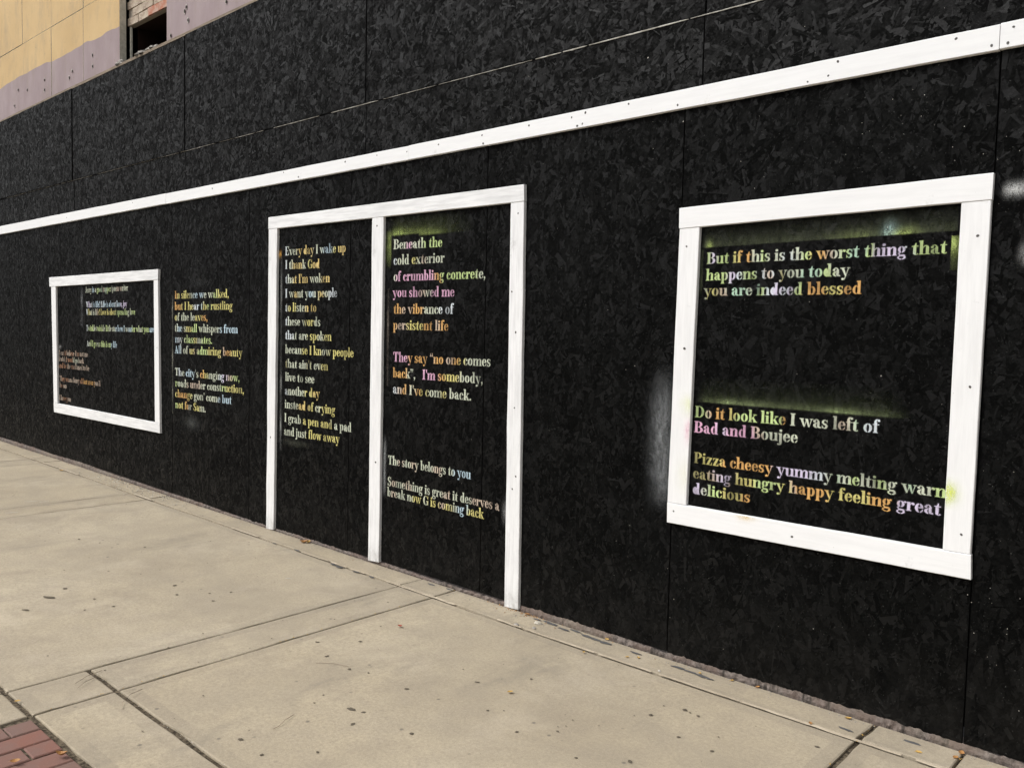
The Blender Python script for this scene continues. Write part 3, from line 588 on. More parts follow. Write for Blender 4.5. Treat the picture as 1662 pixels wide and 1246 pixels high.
PAL = dict(A=(.70, .53, .19), W=(.66, .72, .76), B=(.50, .66, .76), G=(.54, .68, .28), Y=(.68, .61, .20), O=(.72, .40, .12), P=(.76, .42, .60), L=(.66, .58, .76), N=(.46, .60, .42), D=(.30, .27, .12), R=(.48, .24, .13), T=(.58, .46, .36), S=(.60, .64, .50), M=(.45, .66, .50))
for k_, v_ in list(PAL.items()):
    g_ = sum(v_)/3; PAL[k_] = tuple(.92*q+.08*g_ for q in v_)
HALO = []
def text_line(verse, ploc, s, x0, z0, x1, z1, cap, cols, cov=1., blobs=()):
    V = []; F = []; CC = []; adv = 0; items = []
    for i, ch in enumerate(s):
        if ch == ' ': adv += 30; continue
        a, polys = C[ch]; items.append((i, adv, polys)); adv += a
    W = adv-6; Ls = x1-x0; sx = Ls/W; sz = cap/100.; k = 0
    n_ = len(s)
    seedv = abs(hash(s)) % 97 if False else sum(map(ord, s)) % 97
    words = []; last = -9; soft = []
    for i, a0, polys in items:
        if i != last+1: words.append([])
        last = i
        jz = random.uniform(-.006, .006)*cap
        cf = cov*random.uniform(.82, 1.)
        if random.random() < .05: cf *= .6
        if i in blobs: polys = polys+[[(30+24*math.cos(t*.7), 30+30*math.sin(t*.7)) for t in range(9)]]
        for pi, pg in enumerate(polys):
            b = len(V); yo = -.0030-.00006*(pi % 9)-(.0006 if i in blobs and pi == len(polys)-1 else 0)
            for (px, py) in pg:
                X = x0+(a0+px)*sx; tt = (a0+px)/W; Z = z0+(z1-z0)*tt+py*sz+jz
                V.append((X-ploc[0], yo, Z-ploc[2]))
                q = max(0, min(.9999, tt+.035*nz(X, Z, seedv, 14)))*(len(cols)); j = int(q); fr_ = q-j
                c0 = PAL[cols[j]]; c1 = PAL[cols[min(j+1, len(cols)-1)]]; fr_ = max(0, min(1, (fr_-.25)*1.5+.35*nz(X, Z, 3, 40)))
                CC.append([c0[m_]*(1-fr_)+c1[m_]*fr_ for m_ in range(3)]+[cf*(1-.75*max(0, nz(X, Z, 9, 9)))*(1-.3*max(0, nz(X, Z, 2, 40)))])
            words[-1].append(len(F)); F.append(tuple(range(b, b+len(pg))))
            # soft edge where the spray crept under the stencil
            pv = [(V[b+q][0], V[b+q][2]) for q in range(len(pg))]; mN = len(pv); o1 = len(V); wd_ = .0030
            nr = []
            for q in range(mN):
                ax, az_ = pv[q]; bx, bz = pv[(q+1) % mN]; dx, dz = bx-ax, bz-az_; l_ = math.hypot(dx, dz) or 1; nr.append((dz/l_, -dx/l_))
            for q in range(mN):
                ex, ez = nr[q-1][0]+nr[q][0], nr[q-1][1]+nr[q][1]; l_ = max(.5, math.hypot(ex, ez)); kx = wd_*min(1.4, 2/l_)/l_*1.
                V.append((pv[q][0]+ex*kx, -.0027, pv[q][1]+ez*kx)); CC.append(CC[b+q][:3]+[0.])
            for q in range(mN): V.append((pv[q][0], -.0027, pv[q][1])); CC.append(CC[b+q][:3]+[CC[b+q][3]*.55])
            for q in range(mN):
                r2 = (q+1) % mN; words[-1].append(len(F)); F.append((o1+q, o1+r2, o1+mN+r2, o1+mN+q)); soft.append(len(F)-1)
    # one mesh per painted word
    soft = set(soft)
    for wd in words:
        fs = [F[i] for i in wd]; ids = sorted({i for q in fs for i in q}); mp = {v_: i for i, v_ in enumerate(ids)}
        me = mesh('painted_word', [V[i] for i in ids], [tuple(mp[i] for i in q) for q in fs], [1 if i in soft else 0 for i in wd], [CC[i] for i in ids])
        link('painted_word', me, verse, [PAINT, MIST])
def verse(label, loc, lines, cap, cov=1., amber=False):
    v = empty('painted_verse', (loc[0]-HP.x, 0, loc[2])); v.parent = hoard; v['label'] = label
    for L in lines:
        s, x0, z0, x1, z1, cols = L[:6]
        if amber: cols = cols.replace('O', 'A').replace('T', 'S')
        bl_ = L[6] if len(L) > 6 else ()
        text_line(v, loc, s, x0, z0, x1, z1, cap, cols, cov, bl_)
verse('stencilled verse between the door frame posts on the left, beginning Every day I wake up', (-5.21, 0, 1.4), [
    ("Every day I wake up", -5.216, 2.003, -4.52, 1.995, 'WSSOOOSSBBYO', (6,)), ("I thank God", -5.215, 1.908, -4.807, 1.901, 'WTOOSYO', (10,)),
    ("that I'm woken", -5.214, 1.808, -4.691, 1.804, 'WSOOOTSO'), ("I want you people", -5.213, 1.708, -4.609, 1.705, 'WSOTSBSOSW'),
    ("to listen to", -5.212, 1.611, -4.839, 1.609, 'WYYSSOO'), ("these words", -5.211, 1.513, -4.793, 1.512, 'WSSSSYYS', (9,)),
    ("that are spoken", -5.21, 1.416, -4.667, 1.416, 'WWTTSYYSY'), ("because I know people", -5.209, 1.316, -4.427, 1.316, 'SSSYYYSYYY'),
    ("that ain't even", -5.208, 1.216, -4.702, 1.218, 'DTSSSDSSY'), ("live to see", -5.207, 1.121, -4.857, 1.123, 'SSSTSS'),
    ("another day", -5.211, 1.024, -4.794, 1.028, 'WSSSSYYO', (8, 9)), ("instead of crying", -5.212, .929, -4.62, .931, 'SSSOOYSYY', (6, 8)),
    ("I grab a pen and a pad", -5.215, .831, -4.441, .829, 'SSSSYYYYYYTTT'), ("and just flow away", -5.219, .735, -4.568, .743, 'TSSSSYYYYYY')], .060, amber=True)
verse('stencilled verse in the right half of the door frame, beginning Beneath the cold exterior', (-4.03, 0, 1.5), [
    ("Beneath the", -4.04, 1.989, -3.609, 1.982, 'SSSPSSGGG'), ("cold exterior", -4.038, 1.894, -3.588, 1.892, 'WSSSYSTSSS'),
    ("of crumbling concrete,", -4.036, 1.795, -3.256, 1.793, 'SPPPPPPPOGGGGGGS'), ("you showed me", -4.041, 1.699, -3.501, 1.696, 'PPPPPTSPPP'),
    ("the vibrance of", -4.032, 1.598, -3.507, 1.597, 'OOTTOOSSSWW'), ("persistent life", -4.033, 1.501, -3.546, 1.501, 'OTTYYYOOTO'),
    ("They say <no one comes", -4.029, 1.305, -3.204, 1.310, 'PPPOOOTOOTOYSSS'), ("back>,   I'm somebody,", -4.03, 1.208, -3.26, 1.212, 'OOOSSPPPOYYSSS'),
    ("and I've come back.", -4.028, 1.110, -3.348, 1.112, 'WTOSOYSSYSSS')], .058)
verse('stencilled verse low in the right half of the door frame, beginning The story belongs to you', (-4.06, 0, .55), [
    ("The story belongs to you", -4.065, .666, -3.341, .668, 'SSTSTSSSTSSBB'), ("Something is great it deserves a", -4.066, .532, -3.116, .524, 'STSTSSSSSTSSSTTT'),
    ("break now G is coming back", -4.068, .466, -3.235, .459, 'STSSSYYSYYTYSBBYY')], .055, .95)
verse('stencilled verse at the top of the right frame, beginning But if this is the worst thing', (-1.9, 0, 1.75), [
    ("But if this is the worst thing that", -1.897, 1.8205, -.919, 1.8225, 'GLGGYOOSGSSWSGYOTSGMMGLLLWGGG'), ("happens to you today", -1.898, 1.7475, -1.269, 1.7505, 'GGGGLWGGWTWDSSMMMGSS', (17,)),
    ("you are indeed blessed", -1.905, 1.680, -1.219, 1.679, 'SYDTMMMSMGWLWLGOOOYYOO', (10,))], .0485)
verse('stencilled verse near the bottom of the right frame, beginning Do it look like I was left of', (-1.93, 0, 1.1), [
    ("Do it look like I was left of", -1.929, 1.138, -1.129, 1.143, 'GGTOOYGGGGGGOSSSSSSTSNW'), ("Bad and Boujee", -1.930, 1.070, -1.450, 1.071, 'PPPPLPPPPTSSSS')], .050)
verse('stencilled verse just above the sill of the right frame, beginning Pizza cheesy yummy melting', (-1.93, 0, .86), [
    ("Pizza cheesy yummy melting warm", -1.926, .932, -.857, .927, 'DYYYOOOOOOOLLLLLWSNSGSSGSSNSSG'), ("eating hungry happy feeling great", -1.928, .8625, -.893, .860, 'DDDTLTYYYGGGYTOOOOYYYYOOOLLLL'),
    ("delicious", -1.928, .792, -1.649, .792, 'LLSGGYYYO', (0,))], .0485)
verse('stencilled verse on bare black board left of the door frame, beginning In silence we walked', (-6.85, 0, 1.3), [
    ("In silence we walked,", -6.855, 1.717, -5.984, 1.717, 'OYYYSBBSSGYY'), ("but I hear the rustling", -6.855, 1.624, -5.931, 1.625, 'OOYYYWBYGYYYY'),
    ("of the leaves,", -6.855, 1.535, -6.31, 1.537, 'YSSSSSYYO'), ("the small whispers from", -6.856, 1.444, -5.854, 1.446, 'SBSYGGSSSSBBB'),
    ("my classmates.", -6.852, 1.352, -6.235, 1.356, 'BWSGGYSGG'), ("All of us admiring beauty", -6.857, 1.262, -5.788, 1.271, 'BBSSYTGGYYYTOYY'),
    ("The city's changing now,", -6.853, 1.077, -5.825, 1.080, 'SWSBBSOYSSWLTG'), ("roads under construction,", -6.849, .985, -5.762, .993, 'GSSTTTSSSSGYYY'),
    ("change gon' come but", -6.85, .896, -5.942, .901, 'YOOYSSSSSBB'), ("not for Sam.", -6.848, .804, -6.338, .807, 'GYYOSYYS')], .063)
verse('small white and yellow stencilled lines inside the farthest left frame, beginning Jerry is a good rapper', (-8.68, 0, 1.5), [
    ("Jerry is a good rapper/poem writer", -8.694, 1.793, -7.748, 1.799, 'SSSBSGNTNGSSTTSS'), ("What is life? Life is about love, joy", -8.681, 1.650, -7.769, 1.654, 'WLWBBBWBBBBWBLL'),
    ("What is life? Love is about spreading love", -8.683, 1.576, -7.603, 1.581, 'WYSSTYYYYYYGGGGSG'), ("Twinkle twinkle little star how I wonder what you are", -8.681, 1.422, -7.237, 1.430, 'WGGSGGSGSSBBBSBGGSGGB'),
    ("And I guess this is my life", -8.673, 1.273, -7.986, 1.276, 'WSGGGSGGGGGBB')], .056)
verse('small faded orange stencilled lines in the lower left of the farthest left frame', (-9.39, 0, .9), [
    ("I can't believe I'm not me", -9.391, 1.160, -8.648, 1.166, 'TTRTRTRTT'), ("I wish I would go back", -9.392, 1.096, -8.755, 1.097, 'TTTRRSST'),
    ("and be the me I used to be", -9.394, 1.028, -8.623, 1.031, 'RRRTRTTTT'), ("They wanna fancy all but soon you'll", -9.38, .893, -8.362, .896, 'TRRTTTROOOT'),
    ("be on", -9.382, .825, -9.199, .824, 'TRT'), ("I love you", -9.39, .693, -9.089, .695, 'TTRRT')], .052, .8)

# ------------------------------------------------------------------ overspray around the stencils
def sm(a, b, x):
    t = max(0., min(1., (x-a)/(b-a))); return t*t*(3-2*t)
def mist(x0, x1, z0, z1, fn, y=-.0026, parent=None, ploc=None, nx=60, nzv=30, name='spray_mist'):
    V = []; F = []; CC = []
    for i in range(nx+1):
        for j in range(nzv+1):
            X = x0+(x1-x0)*i/nx; Z = z0+(z1-z0)*j/nzv
            V.append((X, y, Z)); a, c_ = fn(X, Z); CC.append([*c_, a])
    for i in range(nx):
        for j in range(nzv):
            k = i*(nzv+1)+j; q = (k, k+nzv+1, k+nzv+2, k+1)
            if max(CC[v_][3] for v_ in q) > .004: F.append(q)
    me = mesh(name, V, F, cols=CC)
    if parent is None: return hlink(name, me, MIST)
    for v_ in me.vertices: v_.co -= Vector(ploc)
    return link(name, me, parent, MIST)
def gs(d, s): return math.exp(-(d/s)**2)
YG = (.42, .52, .16); PB = (.45, .66, .70); OL = (.18, .21, .12); GW = (.40, .45, .48)
def m1(X, Z):       # above the cold exterior verse
    e = 2.066-.02*(X+3.8)
    if X > -4.062 and Z < e and Z > 1.86: return 0., YG
    a = 0
    if Z >= e: a = gs(Z-e, .030)*sm(-4.09, -4.02, X)*(1-sm(-3.72, -3.52, X))*(.35+.6*gs(X+3.98, .06))+.07*gs(Z-e, .09)*sm(-4.1, -4.0, X)*(1-sm(-3.7, -3.3, X))
    if X < -4.055: a = max(a, gs(X+4.06, .035)*sm(1.86, 1.98, Z)*(1-sm(2.06, 2.12, Z))*.5)
    return a, YG
mist(-4.116, -3.2, 1.80, 2.18, m1)
def m2(X, Z):       # band over the verse in the right frame
    e = 1.8965+.010*(X+1.4)
    edge = sm(e-.002, e+.004, Z)
    a = edge*(.22*gs(Z-e, .035)+.05); a *= sm(-1.93, -1.90, X)
    c_ = list(OL); hot = 0
    for hx, s_, col, st in ((-1.885, .018, YG, .8), (-1.12, .030, PB, 1.), (-1.075, .055, YG, .7), (-1.25, .08, YG, .35)):
        k = gs(X-hx, s_)*gs(Z-e, .03 if col is not PB else .05)*st; hot = max(hot, k)
        for q in range(3): c_[q] = c_[q]*(1-min(1, k*1.3))+col[q]*min(1, k*1.3)
    return min(1, a+edge*hot*.75)*(1-.25*abs(nz(X, Z, 2, 9))), c_
mist(-1.925, -.885, 1.885, 1.990, m2, nx=110, nzv=34)
def m2b(X, Z):      # right and left ends of the same stencil sheet
    if X > -1.4:
        a = sm(-.905, -.902, X)*gs(X+.902, .022)*gs(Z-1.855, .030)*.95; return a+.14*sm(-.905, -.902, X)*gs(Z-1.84, .08), YG
    return (1-sm(-1.918, -1.912, X))*.22*sm(1.66, 1.72, Z), OL
mist(-.908, -.878, 1.76, 1.885, m2b, nx=24, nzv=40); mist(-1.928, -1.908, 1.64, 1.885, m2b, nx=10, nzv=30)
def m3(X, Z):       # band over Do it look like
    e = 1.2065-.002*(X+1.5); edge = sm(e-.003, e+.005, Z)
    a = edge*(.22*gs(Z-e, .022)+.05*gs(Z-e, .07))*sm(-1.93, -1.86, X)*(1-sm(-1.15, -1.0, X))
    for hx, s_, st in ((-1.76, .05, .55), (-1.66, .05, .3), (-1.28, .06, .6)): a += edge*gs(X-hx, s_)*gs(Z-e, .018)*st*.8
    return min(1, a), (.34, .42, .20)
mist(-1.93, -.95, 1.19, 1.34, m3, nx=90)
def m4(X, Z):       # pale brushed smear beside the right frame
    t = sm(.66, .86, Z)*(1-sm(1.10, 1.40, Z)); cx = -2.098+.012*nz(X, Z, 1, 3)+.03*max(0, 1.0-Z)
    return .46*t*gs(X-cx, .050)*(X < -2.035 or 1)*(1-.4*abs(nz(X, Z, 5, 12))), (.38, .40, .41)
mist(-2.30, -2.030, .60, 1.44, m4, nx=36, nzv=70)
def m5(X, Z):
    a = .85*sm(-.755, -.722, X)*gs(Z-2.035-.02*(X+.7), .020)+.5*sm(-.70, -.66, X)*gs(Z-1.81, .03)
    return min(1, a), (.62, .63, .62)
mist(-.77, -.50, 1.72, 2.10, m5, nx=40, nzv=50)
mist(-5.32, -5.24, 1.95, 2.07, lambda X, Z: (.85*gs(X+5.285, .026)*gs(Z-2.012, .022)*(1-sm(-5.262, -5.255, X)), (.62, .34, .08)), nx=24, nzv=24)
mist(-5.30, -5.235, .62, 2.0, lambda X, Z: ((.10+.38*gs(Z-1.1, .05)+.5*gs(Z-.80, .06)+.25*gs(Z-1.75, .12))*gs(X+5.262, .010), (.5, .52, .50)), nx=14, nzv=110)
mist(-4.12, -4.06, .42, .88, lambda X, Z: (.42*gs(X+4.098, .012)*sm(.43, .55, Z)*(1-sm(.74, .86, Z)), (.5, .52, .52)), nx=14, nzv=40)
mist(-4.11, -4.05, 1.15, 1.75, lambda X, Z: (.28*gs(X+4.082, .008)*(.3+.7*gs(Z-1.52, .09)), (.5, .42, .36)), nx=14, nzv=50)
mist(-6.80, -6.35, .60, .80, lambda X, Z: (.12*gs(X+6.57, .11)*gs(Z-.70, .045), (.42, .44, .42)), nx=24, nzv=20)
mist(-6.93, -6.86, .75, 1.75, lambda X, Z: (gs(X+6.895, .010)*(.12+.3*gs(Z-1.22, .06)+.25*gs(Z-.93, .05)+.22*gs(Z-1.62, .07)), (.5, .5, .42)), nx=14, nzv=70)
mist(-6.7, -6.2, 1.78, 1.90, lambda X, Z: (.05*gs(X+6.45, .12)*gs(Z-1.84, .03), (.4, .42, .42)), nx=24, nzv=16)
mist(-9.41, -9.2, 1.20, 1.28, lambda X, Z: (.5*gs(X+9.36, .03)*gs(Z-1.245, .018), (.5, .5, .48)), nx=20, nzv=16)
mist(-8.85, -8.7, 1.45, 1.85, lambda X, Z: (gs(X+8.79, .022)*(.10+.25*gs(Z-1.72, .06)), (.42, .44, .46)), nx=16, nzv=30)
mist(-5.25, -4.7, .60, .72, lambda X, Z: (.13*gs(X+5.08, .12)*gs(Z-.69, .02), (.35, .37, .28)), nx=24, nzv=16)
mist(-3.13, -3.06, .42, .62, lambda X, Z: (.35*gs(X+3.075, .014)*gs(Z-.52, .05), (.5, .5, .5)), nx=14, nzv=24)
# paint that went over onto the timber
def onbat(bt, x0, x1, z0, z1, fn, nm='paint_smudge'):
    o = bt[0]; c0 = o['_c']; mist(x0, x1, z0, z1, fn, y=-.0222, parent=o, ploc=(c0[0], 0, c0[1]), nx=28, nzv=28, name=nm)
onbat(b3[2], -.8720, -.80, .89, 1.01, lambda X, Z: (.95*gs(X+.868, .030)*gs(Z-.950, .034), (.70, .80, .10)))
onbat(b3[1], -1.99, -1.9435, .98, 1.16, lambda X, Z: (.50*gs(X+1.944, .022)*gs(Z-1.075, .045), (.85, .35, .50)))
onbat(b3[1], -2.01, -1.9405, 1.12, 1.25, lambda X, Z: (.30*gs(X+1.945, .04)*gs(Z-1.19, .04), (.75, .82, .25)))
onbat(b3[1], -2.02, -1.948, .78, .98, lambda X, Z: (.16*gs(X+1.955, .04)*gs(Z-.87, .07), (.80, .80, .35)))
onbat(b3[3], -1.75, -1.56, .69, .7345, lambda X, Z: (.60*gs(X+1.655, .035)*gs(Z-.733, .016), (.80, .55, .15)))

# ------------------------------------------------------------------ the old facade behind
fac = empty('old_building_facade', (-9, .2, 3.8)); fp = (-9, .2, 3.8)
tag(fac, 'old facade painted yellow over lavender with a dark window hole, above the black boards', 'building')
def fl_(name, b, mat, mi=None):
    me = mesh(name, [(v[0]-fp[0], v[1]-fp[1], v[2]-fp[2]) for v in b[0]], b[1], mi); return link(name, me, fac, mat)
px = [-14.9, -14.05, -13.2, -12.35, -11.5, -10.655, -9.80, -8.962, -8.118]
def fpanel(x0, x1, z0, z1, dy=0.):
    gl = .010 if abs(x0+8.962) < .01 else .004; gr = .008 if abs(x1+8.962) < .01 else .004
    me_b = box(x0+gl, x1-gr, .10+dy, .158, z0+.005, z1-.005)
    V = [(v[0], v[1], v[2]) for v in me_b[0]]
    me = mesh('cladding_panel', V, me_b[1], [1, 1, 0, 1, 1, 1])
    o = link('cladding_panel', me, fac, [PANEL, STONE]); o.location = (-fp[0], -fp[1], -fp[2]); return o
for i in range(8):
    fpanel(px[i], px[i+1], 3.2, 4.605, random.uniform(-.003, .003) if i != 7 else -.003)
    fpanel(px[i], px[i+1] if i < 7 else -8.118, 4.605, 6.0, random.uniform(-.003, .003))
fpanel(-7.20, -4.8, 3.2, 4.605); fpanel(-4.8, -2.4, 3.2, 4.605); fpanel(-7.20, -4.8, 4.605, 6.0); fpanel(-4.8, -2.4, 4.605, 6.0); fpanel(-2.4, 3., 3.2, 6.0)
fl_('render_and_shade_sheet', box(-8.13, 3, .190, .235, 4.262, 6.0), MORTAR)
fl_('render_and_shade_sheet', box(-15, -8.124, .30, .32, 3.2, 6.0), DARK); fl_('render_and_shade_sheet', box(-7.0, 3, .20, .235, 3.2, 4.260), MORTAR)  # first sheet is black: shade in the gap beside the window put into colour
# bricks over the opening
bm_ = {}
zc = 4.264; row = 0
while zc < 4.93:
    hgt = .067; x = -8.13+(.10 if row % 2 else 0)
    while x < -7.1:
        L = .205
        red = (row == 0 and x > -7.78) or (row == 1 and x > -7.52) or (row == 5 and x < -8.05)
        k = red
        if k not in bm_:
            b = box(-L/2, L/2, -.022, .0, 0, hgt); bm_[k] = mesh('brick', *b); bm_[k].materials.append(RBRICK if red else WBRICK)
        o = bpy.data.objects.new('brick', bm_[k]); COL.objects.link(o); o.parent = fac
        o.location = (x+L/2-fp[0], .199+random.uniform(-.005, .004)-fp[1], zc-fp[2]); o.rotation_euler = (0, random.uniform(-.02, .02), random.uniform(-.03, .03))
        x += L+.008
    zc += hgt+.008; row += 1
# window hole: frame, reveals and a dark room
fl_('window_jamb', box(-8.122, -8.092, .192, .204, 3.70, 4.258), STONE)
fl_('window_reveal', box(-8.120, -8.095, .262, .75, 3.6, 4.30), REVEAL)
fl_('window_reveal', box(-8.12, -7.0, .237, .9, 4.262, 4.30), REVEAL)
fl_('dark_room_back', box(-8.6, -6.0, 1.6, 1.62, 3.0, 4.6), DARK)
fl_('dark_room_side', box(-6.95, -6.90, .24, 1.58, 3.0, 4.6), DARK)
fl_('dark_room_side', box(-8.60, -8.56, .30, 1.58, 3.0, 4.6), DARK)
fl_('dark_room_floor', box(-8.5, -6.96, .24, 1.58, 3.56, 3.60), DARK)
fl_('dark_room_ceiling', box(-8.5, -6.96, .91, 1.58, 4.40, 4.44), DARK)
# timber laid along the top of the boards, with rubble on it
V = []; F = []; xs2 = np.arange(-14, 2.9, .25)
for i, x in enumerate(xs2):
    zt = ztop(x)+.012+nz(x, 0, 2, 1.2)*.006
    for (yy, dz) in ((.035, .022), (.035, .046), (.090, .046), (.090, .022)): V.append((x, yy, zt+dz))
for i in range(len(xs2)-1):
    for j in range(4): k = i*4; F.append((k+j, k+4+j, k+4+(j+1) % 4, k+(j+1) % 4))
hlink('top_timber', mesh('top_timber', V, F), WOOD)
V, F = box(-14, 2.85, .018, .034, 3.70, 3.745); hlink('top_timber', mesh('top_timber', V, F), DARK)
def rock(name, loc, s, mat, parent=None, sq=.6):
    V = []; F = []; n = 6
    V.append((0, 0, s*sq))
    for q, rr, zz in ((0, .7, .75), (1, 1., .15), (2, .8, -.1)):
        for i in range(n): a = math.tau*i/n+q*.4; k = s*rr*random.uniform(.7, 1.15); V.append((math.cos(a)*k*1.3, math.sin(a)*k, s*sq*zz*random.uniform(.8, 1.2)))
    for i in range(n): F.append((0, 1+i, 1+(i+1) % n))
    for q in range(2):
        for i in range(n): a = 1+q*n; F.append((a+i, a+n+i, a+n+(i+1) % n, a+(i+1) % n))
    return V, F
def heap(spec):
    VV = []; FF = []
    for (x, y, z, s, sq) in spec:
        V, F = rock('', None, s, None, sq=sq); b = len(VV); VV += [(v[0]+x, v[1]+y, v[2]+z) for v in V]; FF += [tuple(b+i for i in q) for q in F]
    return VV, FF
spec = [(a, b, c+.045, d, e) for a, b, c, d, e in [(-8.02, .05, 3.815, .04, .8), (-7.95, .06, 3.81, .03, .8), (-7.62, .07, 3.82, .06, .5), (-7.54, .05, 3.82, .05, .6), (-7.42, .07, 3.83, .035, .8), (-7.36, .05, 3.83, .03, .8), (-7.30, .06, 3.83, .028, .9), (-7.46, .06, 3.83, .03, .7), (-8.085, .10, 3.83, .04, 1.6)]]
tag(fl_('rubble', heap(spec), RUB), kind='stuff')
# chipped fixing holes in the panels
V = []; F = []; V2 = []; F2 = []
for x, z in [(-6.844, 4.117), (-6.813, 4.005), (-6.87, 4.09), (-6.203, 4.008), (-8.73, 4.102), (-8.732, 3.996), (-9.235, 4.042), (-9.316, 3.995), (-9.989, 4.092), (-9.993, 3.988), (-10.926, 3.968), (-10.507, 4.076), (-10.799, 4.126), (-7.115, 3.946)]:
    k = len(V); n = 8
    for i in range(n): a = math.tau*i/n; q = random.uniform(.6, 1.3); V.append((x+.014*q*math.cos(a), .094, z+.022*q*math.sin(a)))
    F.append(tuple(range(k, k+n)))
    k = len(V2)
    for i in range(n): a = math.tau*i/n; V2.append((x+.003+.010*math.cos(a), .0928, z-.002+.015*math.sin(a)))
    F2.append(tuple(range(k, k+n)))
tag(fl_('chipped_patch', (V, F), SCUFF), kind='stuff'); tag(fl_('fixing_hole', (V2, F2), DARK), kind='stuff')

# ------------------------------------------------------------------ litter on the sidewalk
def blobs(name, pts, mat, parent=None, zo=.0016):
    V = []; F = []
    for (x, y, s, asp, a) in pts:
        k = len(V); n = 12; ph = random.uniform(0, 99)
        V.append((x, y, zg(x)+zo+.0025))
        for i in range(n):
            t = math.tau*i/n; q = s*(1+.55*noise.noise((math.cos(t)*1.3+ph, math.sin(t)*1.3, 0))+random.uniform(-.12, .12)); dx, dy = q*math.cos(t), q*math.sin(t)*asp
            V.append((x+dx*math.cos(a)-dy*math.sin(a), y+dx*math.sin(a)+dy*math.cos(a), zg(x)+zo+.0012))
        F += [(k, k+1+i, k+1+(i+1) % n) for i in range(n)]
    return tag(link(name, mesh(name, V, F), parent, mat), kind='stuff')
gum = [(-4.839, -1.703), (-4.702, -1.863), (-4.934, -1.584), (-4.645, -1.54), (-4.459, -1.517), (-4.5, -1.646), (-5.975, -1.113), (-5.788, -1.051), (-5.104, -1.276), (-4.584, -1.121), (-4.421, -1.19), (-4.193, -1.099), (-4.262, -0.954), (-4.322, -1.051), (-6.386, -0.72), (-5.49, -0.882), (-3.313, -1.044), (-2.951, -1.129), (-2.862, -1.094), (-2.622, -1.082), (-2.465, -0.823), (-2.309, -1.327), (-2.526, -1.432), (-2.576, -1.343), (-2.777, -1.432), (-2.563, -1.799), (-2.441, -1.652), (-2.322, -0.633), (-1.687, -0.423), (-1.62, -0.434), (-1.584, -0.642), (-1.61, -0.924), (-1.76, -0.558), (-3.14, -1.114), (-3.179, -0.892), (-2.714, -1.794), (-1.934, -0.928), (-2.042, -1.041), (-1.177, -0.346), (-1.761, -1.037), (-1.44, -0.651)]
pts = [(x, y, .0085+random.uniform(-.003, .004), random.uniform(.6, 1), random.uniform(0, 3)) for x, y in gum]
pts += [(-4.83, -1.70, .042, .33, .5), (-4.70, -1.86, .022, .45, .4), (-2.63, -1.36, .022, .5, .2)]
pts += [(random.uniform(-7, -.4), random.uniform(-2.1, -.25), random.uniform(.0018, .0055), random.uniform(.5, 1), random.uniform(0, 3)) for _ in range(110)]
blobs('trodden_gum', pts, GUM)
sp_ = [(-2.784, -.049), (-2.702, -.042), (-2.60, -.06), (-2.544, -.035), (-2.46, -.053), (-2.40, -.057), (-2.34, -.06), (-2.167, -.065), (-1.93, -.072), (-1.864, -.077), (-1.80, -.08), (-1.768, -.085), (-3.467, -.035), (-3.599, -.05), (-4.75, -.20), (-4.25, -.225), (-4.32, -.22), (-5.0, -.21), (-4.1, -.215), (-3.95, -.21), (-1.15, -.14), (-.93, -.07)]
blobs('black_paint_spill', [(x, y, random.uniform(.022, .045), random.uniform(.20, .32), random.uniform(-.15, .15)) for x, y in sp_], SPILL, zo=.006)
blobs('pale_scuff', [(-9.1, -.72, .05, .1, -.9), (-7.43, -.93, .05, .12, 1.1), (-7.36, -.86, .04, .12, 1.1), (-7.10, -1.17, .05, .12, 1.1), (-4.27, -.58, .02, .2, 1)], SCUFF)

def leaf(loc, s, rz, mat, curl, label, cat='leaf', group='small autumn leaves fallen on the sidewalk'):
    V = []; F = []; n = 6
    for i in range(n+1):
        t = i/n; wv = s*.34*math.sin(math.pi*min(1, t*.94+.03))**.8; zc = curl*s*(2*t-1)**2
        for q in (-1, -.5, 0, .5, 1): V.append(((t-.5)*s, q*wv*(1+random.uniform(-.08, .08)), .0012+zc+abs(q)**1.5*wv*(.35+curl)))
    for i in range(n):
        for j in range(4): k = i*5+j; F.append((k, k+5, k+6, k+1))
    b = len(V); V += [(-.5*s, -.0006, .001+curl*s), (-.5*s, .0006, .001+curl*s), (-.8*s, .0, .001)]; F.append((b, b+1, b+2))
    o = link('fallen_leaf', mesh('fallen_leaf', V, F), None, mat, (loc[0], loc[1], zg(loc[0])+.0055)); o.rotation_euler = (random.uniform(-.15, .15), 0, rz)
    return tag(o, label, cat, group)
leaf((-4.888, -.055), .055, .9, LO, .35, 'large curled orange leaf on the pavement between the first two posts of the door frame')
leaf((-4.868, -.030), .040, 2.2, LY, .3, 'yellow curled leaf touching the large orange one between the door frame posts')
leaf((-2.870, -.030), .030, .2, LO, .2, 'orange leaf at the ledge just right of the right door frame post')
leaf((-2.289, -.804), .026, 1.1, LY, .1, 'yellow leaf alone on the big slab below the black spills')
leaf((-2.162, -.135), .018, .6, LY, .1, 'left one of two yellow leaves close together on the border course')
leaf((-2.121, -.104), .020, 2.4, LY, .1, 'right one of two yellow leaves close together on the border course')
leaf((-2.342, -.232), .018, 1.9, LY, .1, 'tiny yellow leaf just outside the pale line, below the two paired leaves')
leaf((-2.360, -.020), .024, .1, LY, .2, 'yellow leaf against the crumbling ledge above the long black spill')
leaf((-1.571, -.018), .022, 1.3, LO, .2, 'amber leaf against the ledge below the left edge of the right frame')
leaf((-1.268, -.188), .022, 2.0, LO, .1, 'amber leaf lying on the pale line left of the dark joint')
leaf((-1.177, -.040), .026, .5, LY, .2, 'yellow leaf by the ledge next to the dark slab joint')
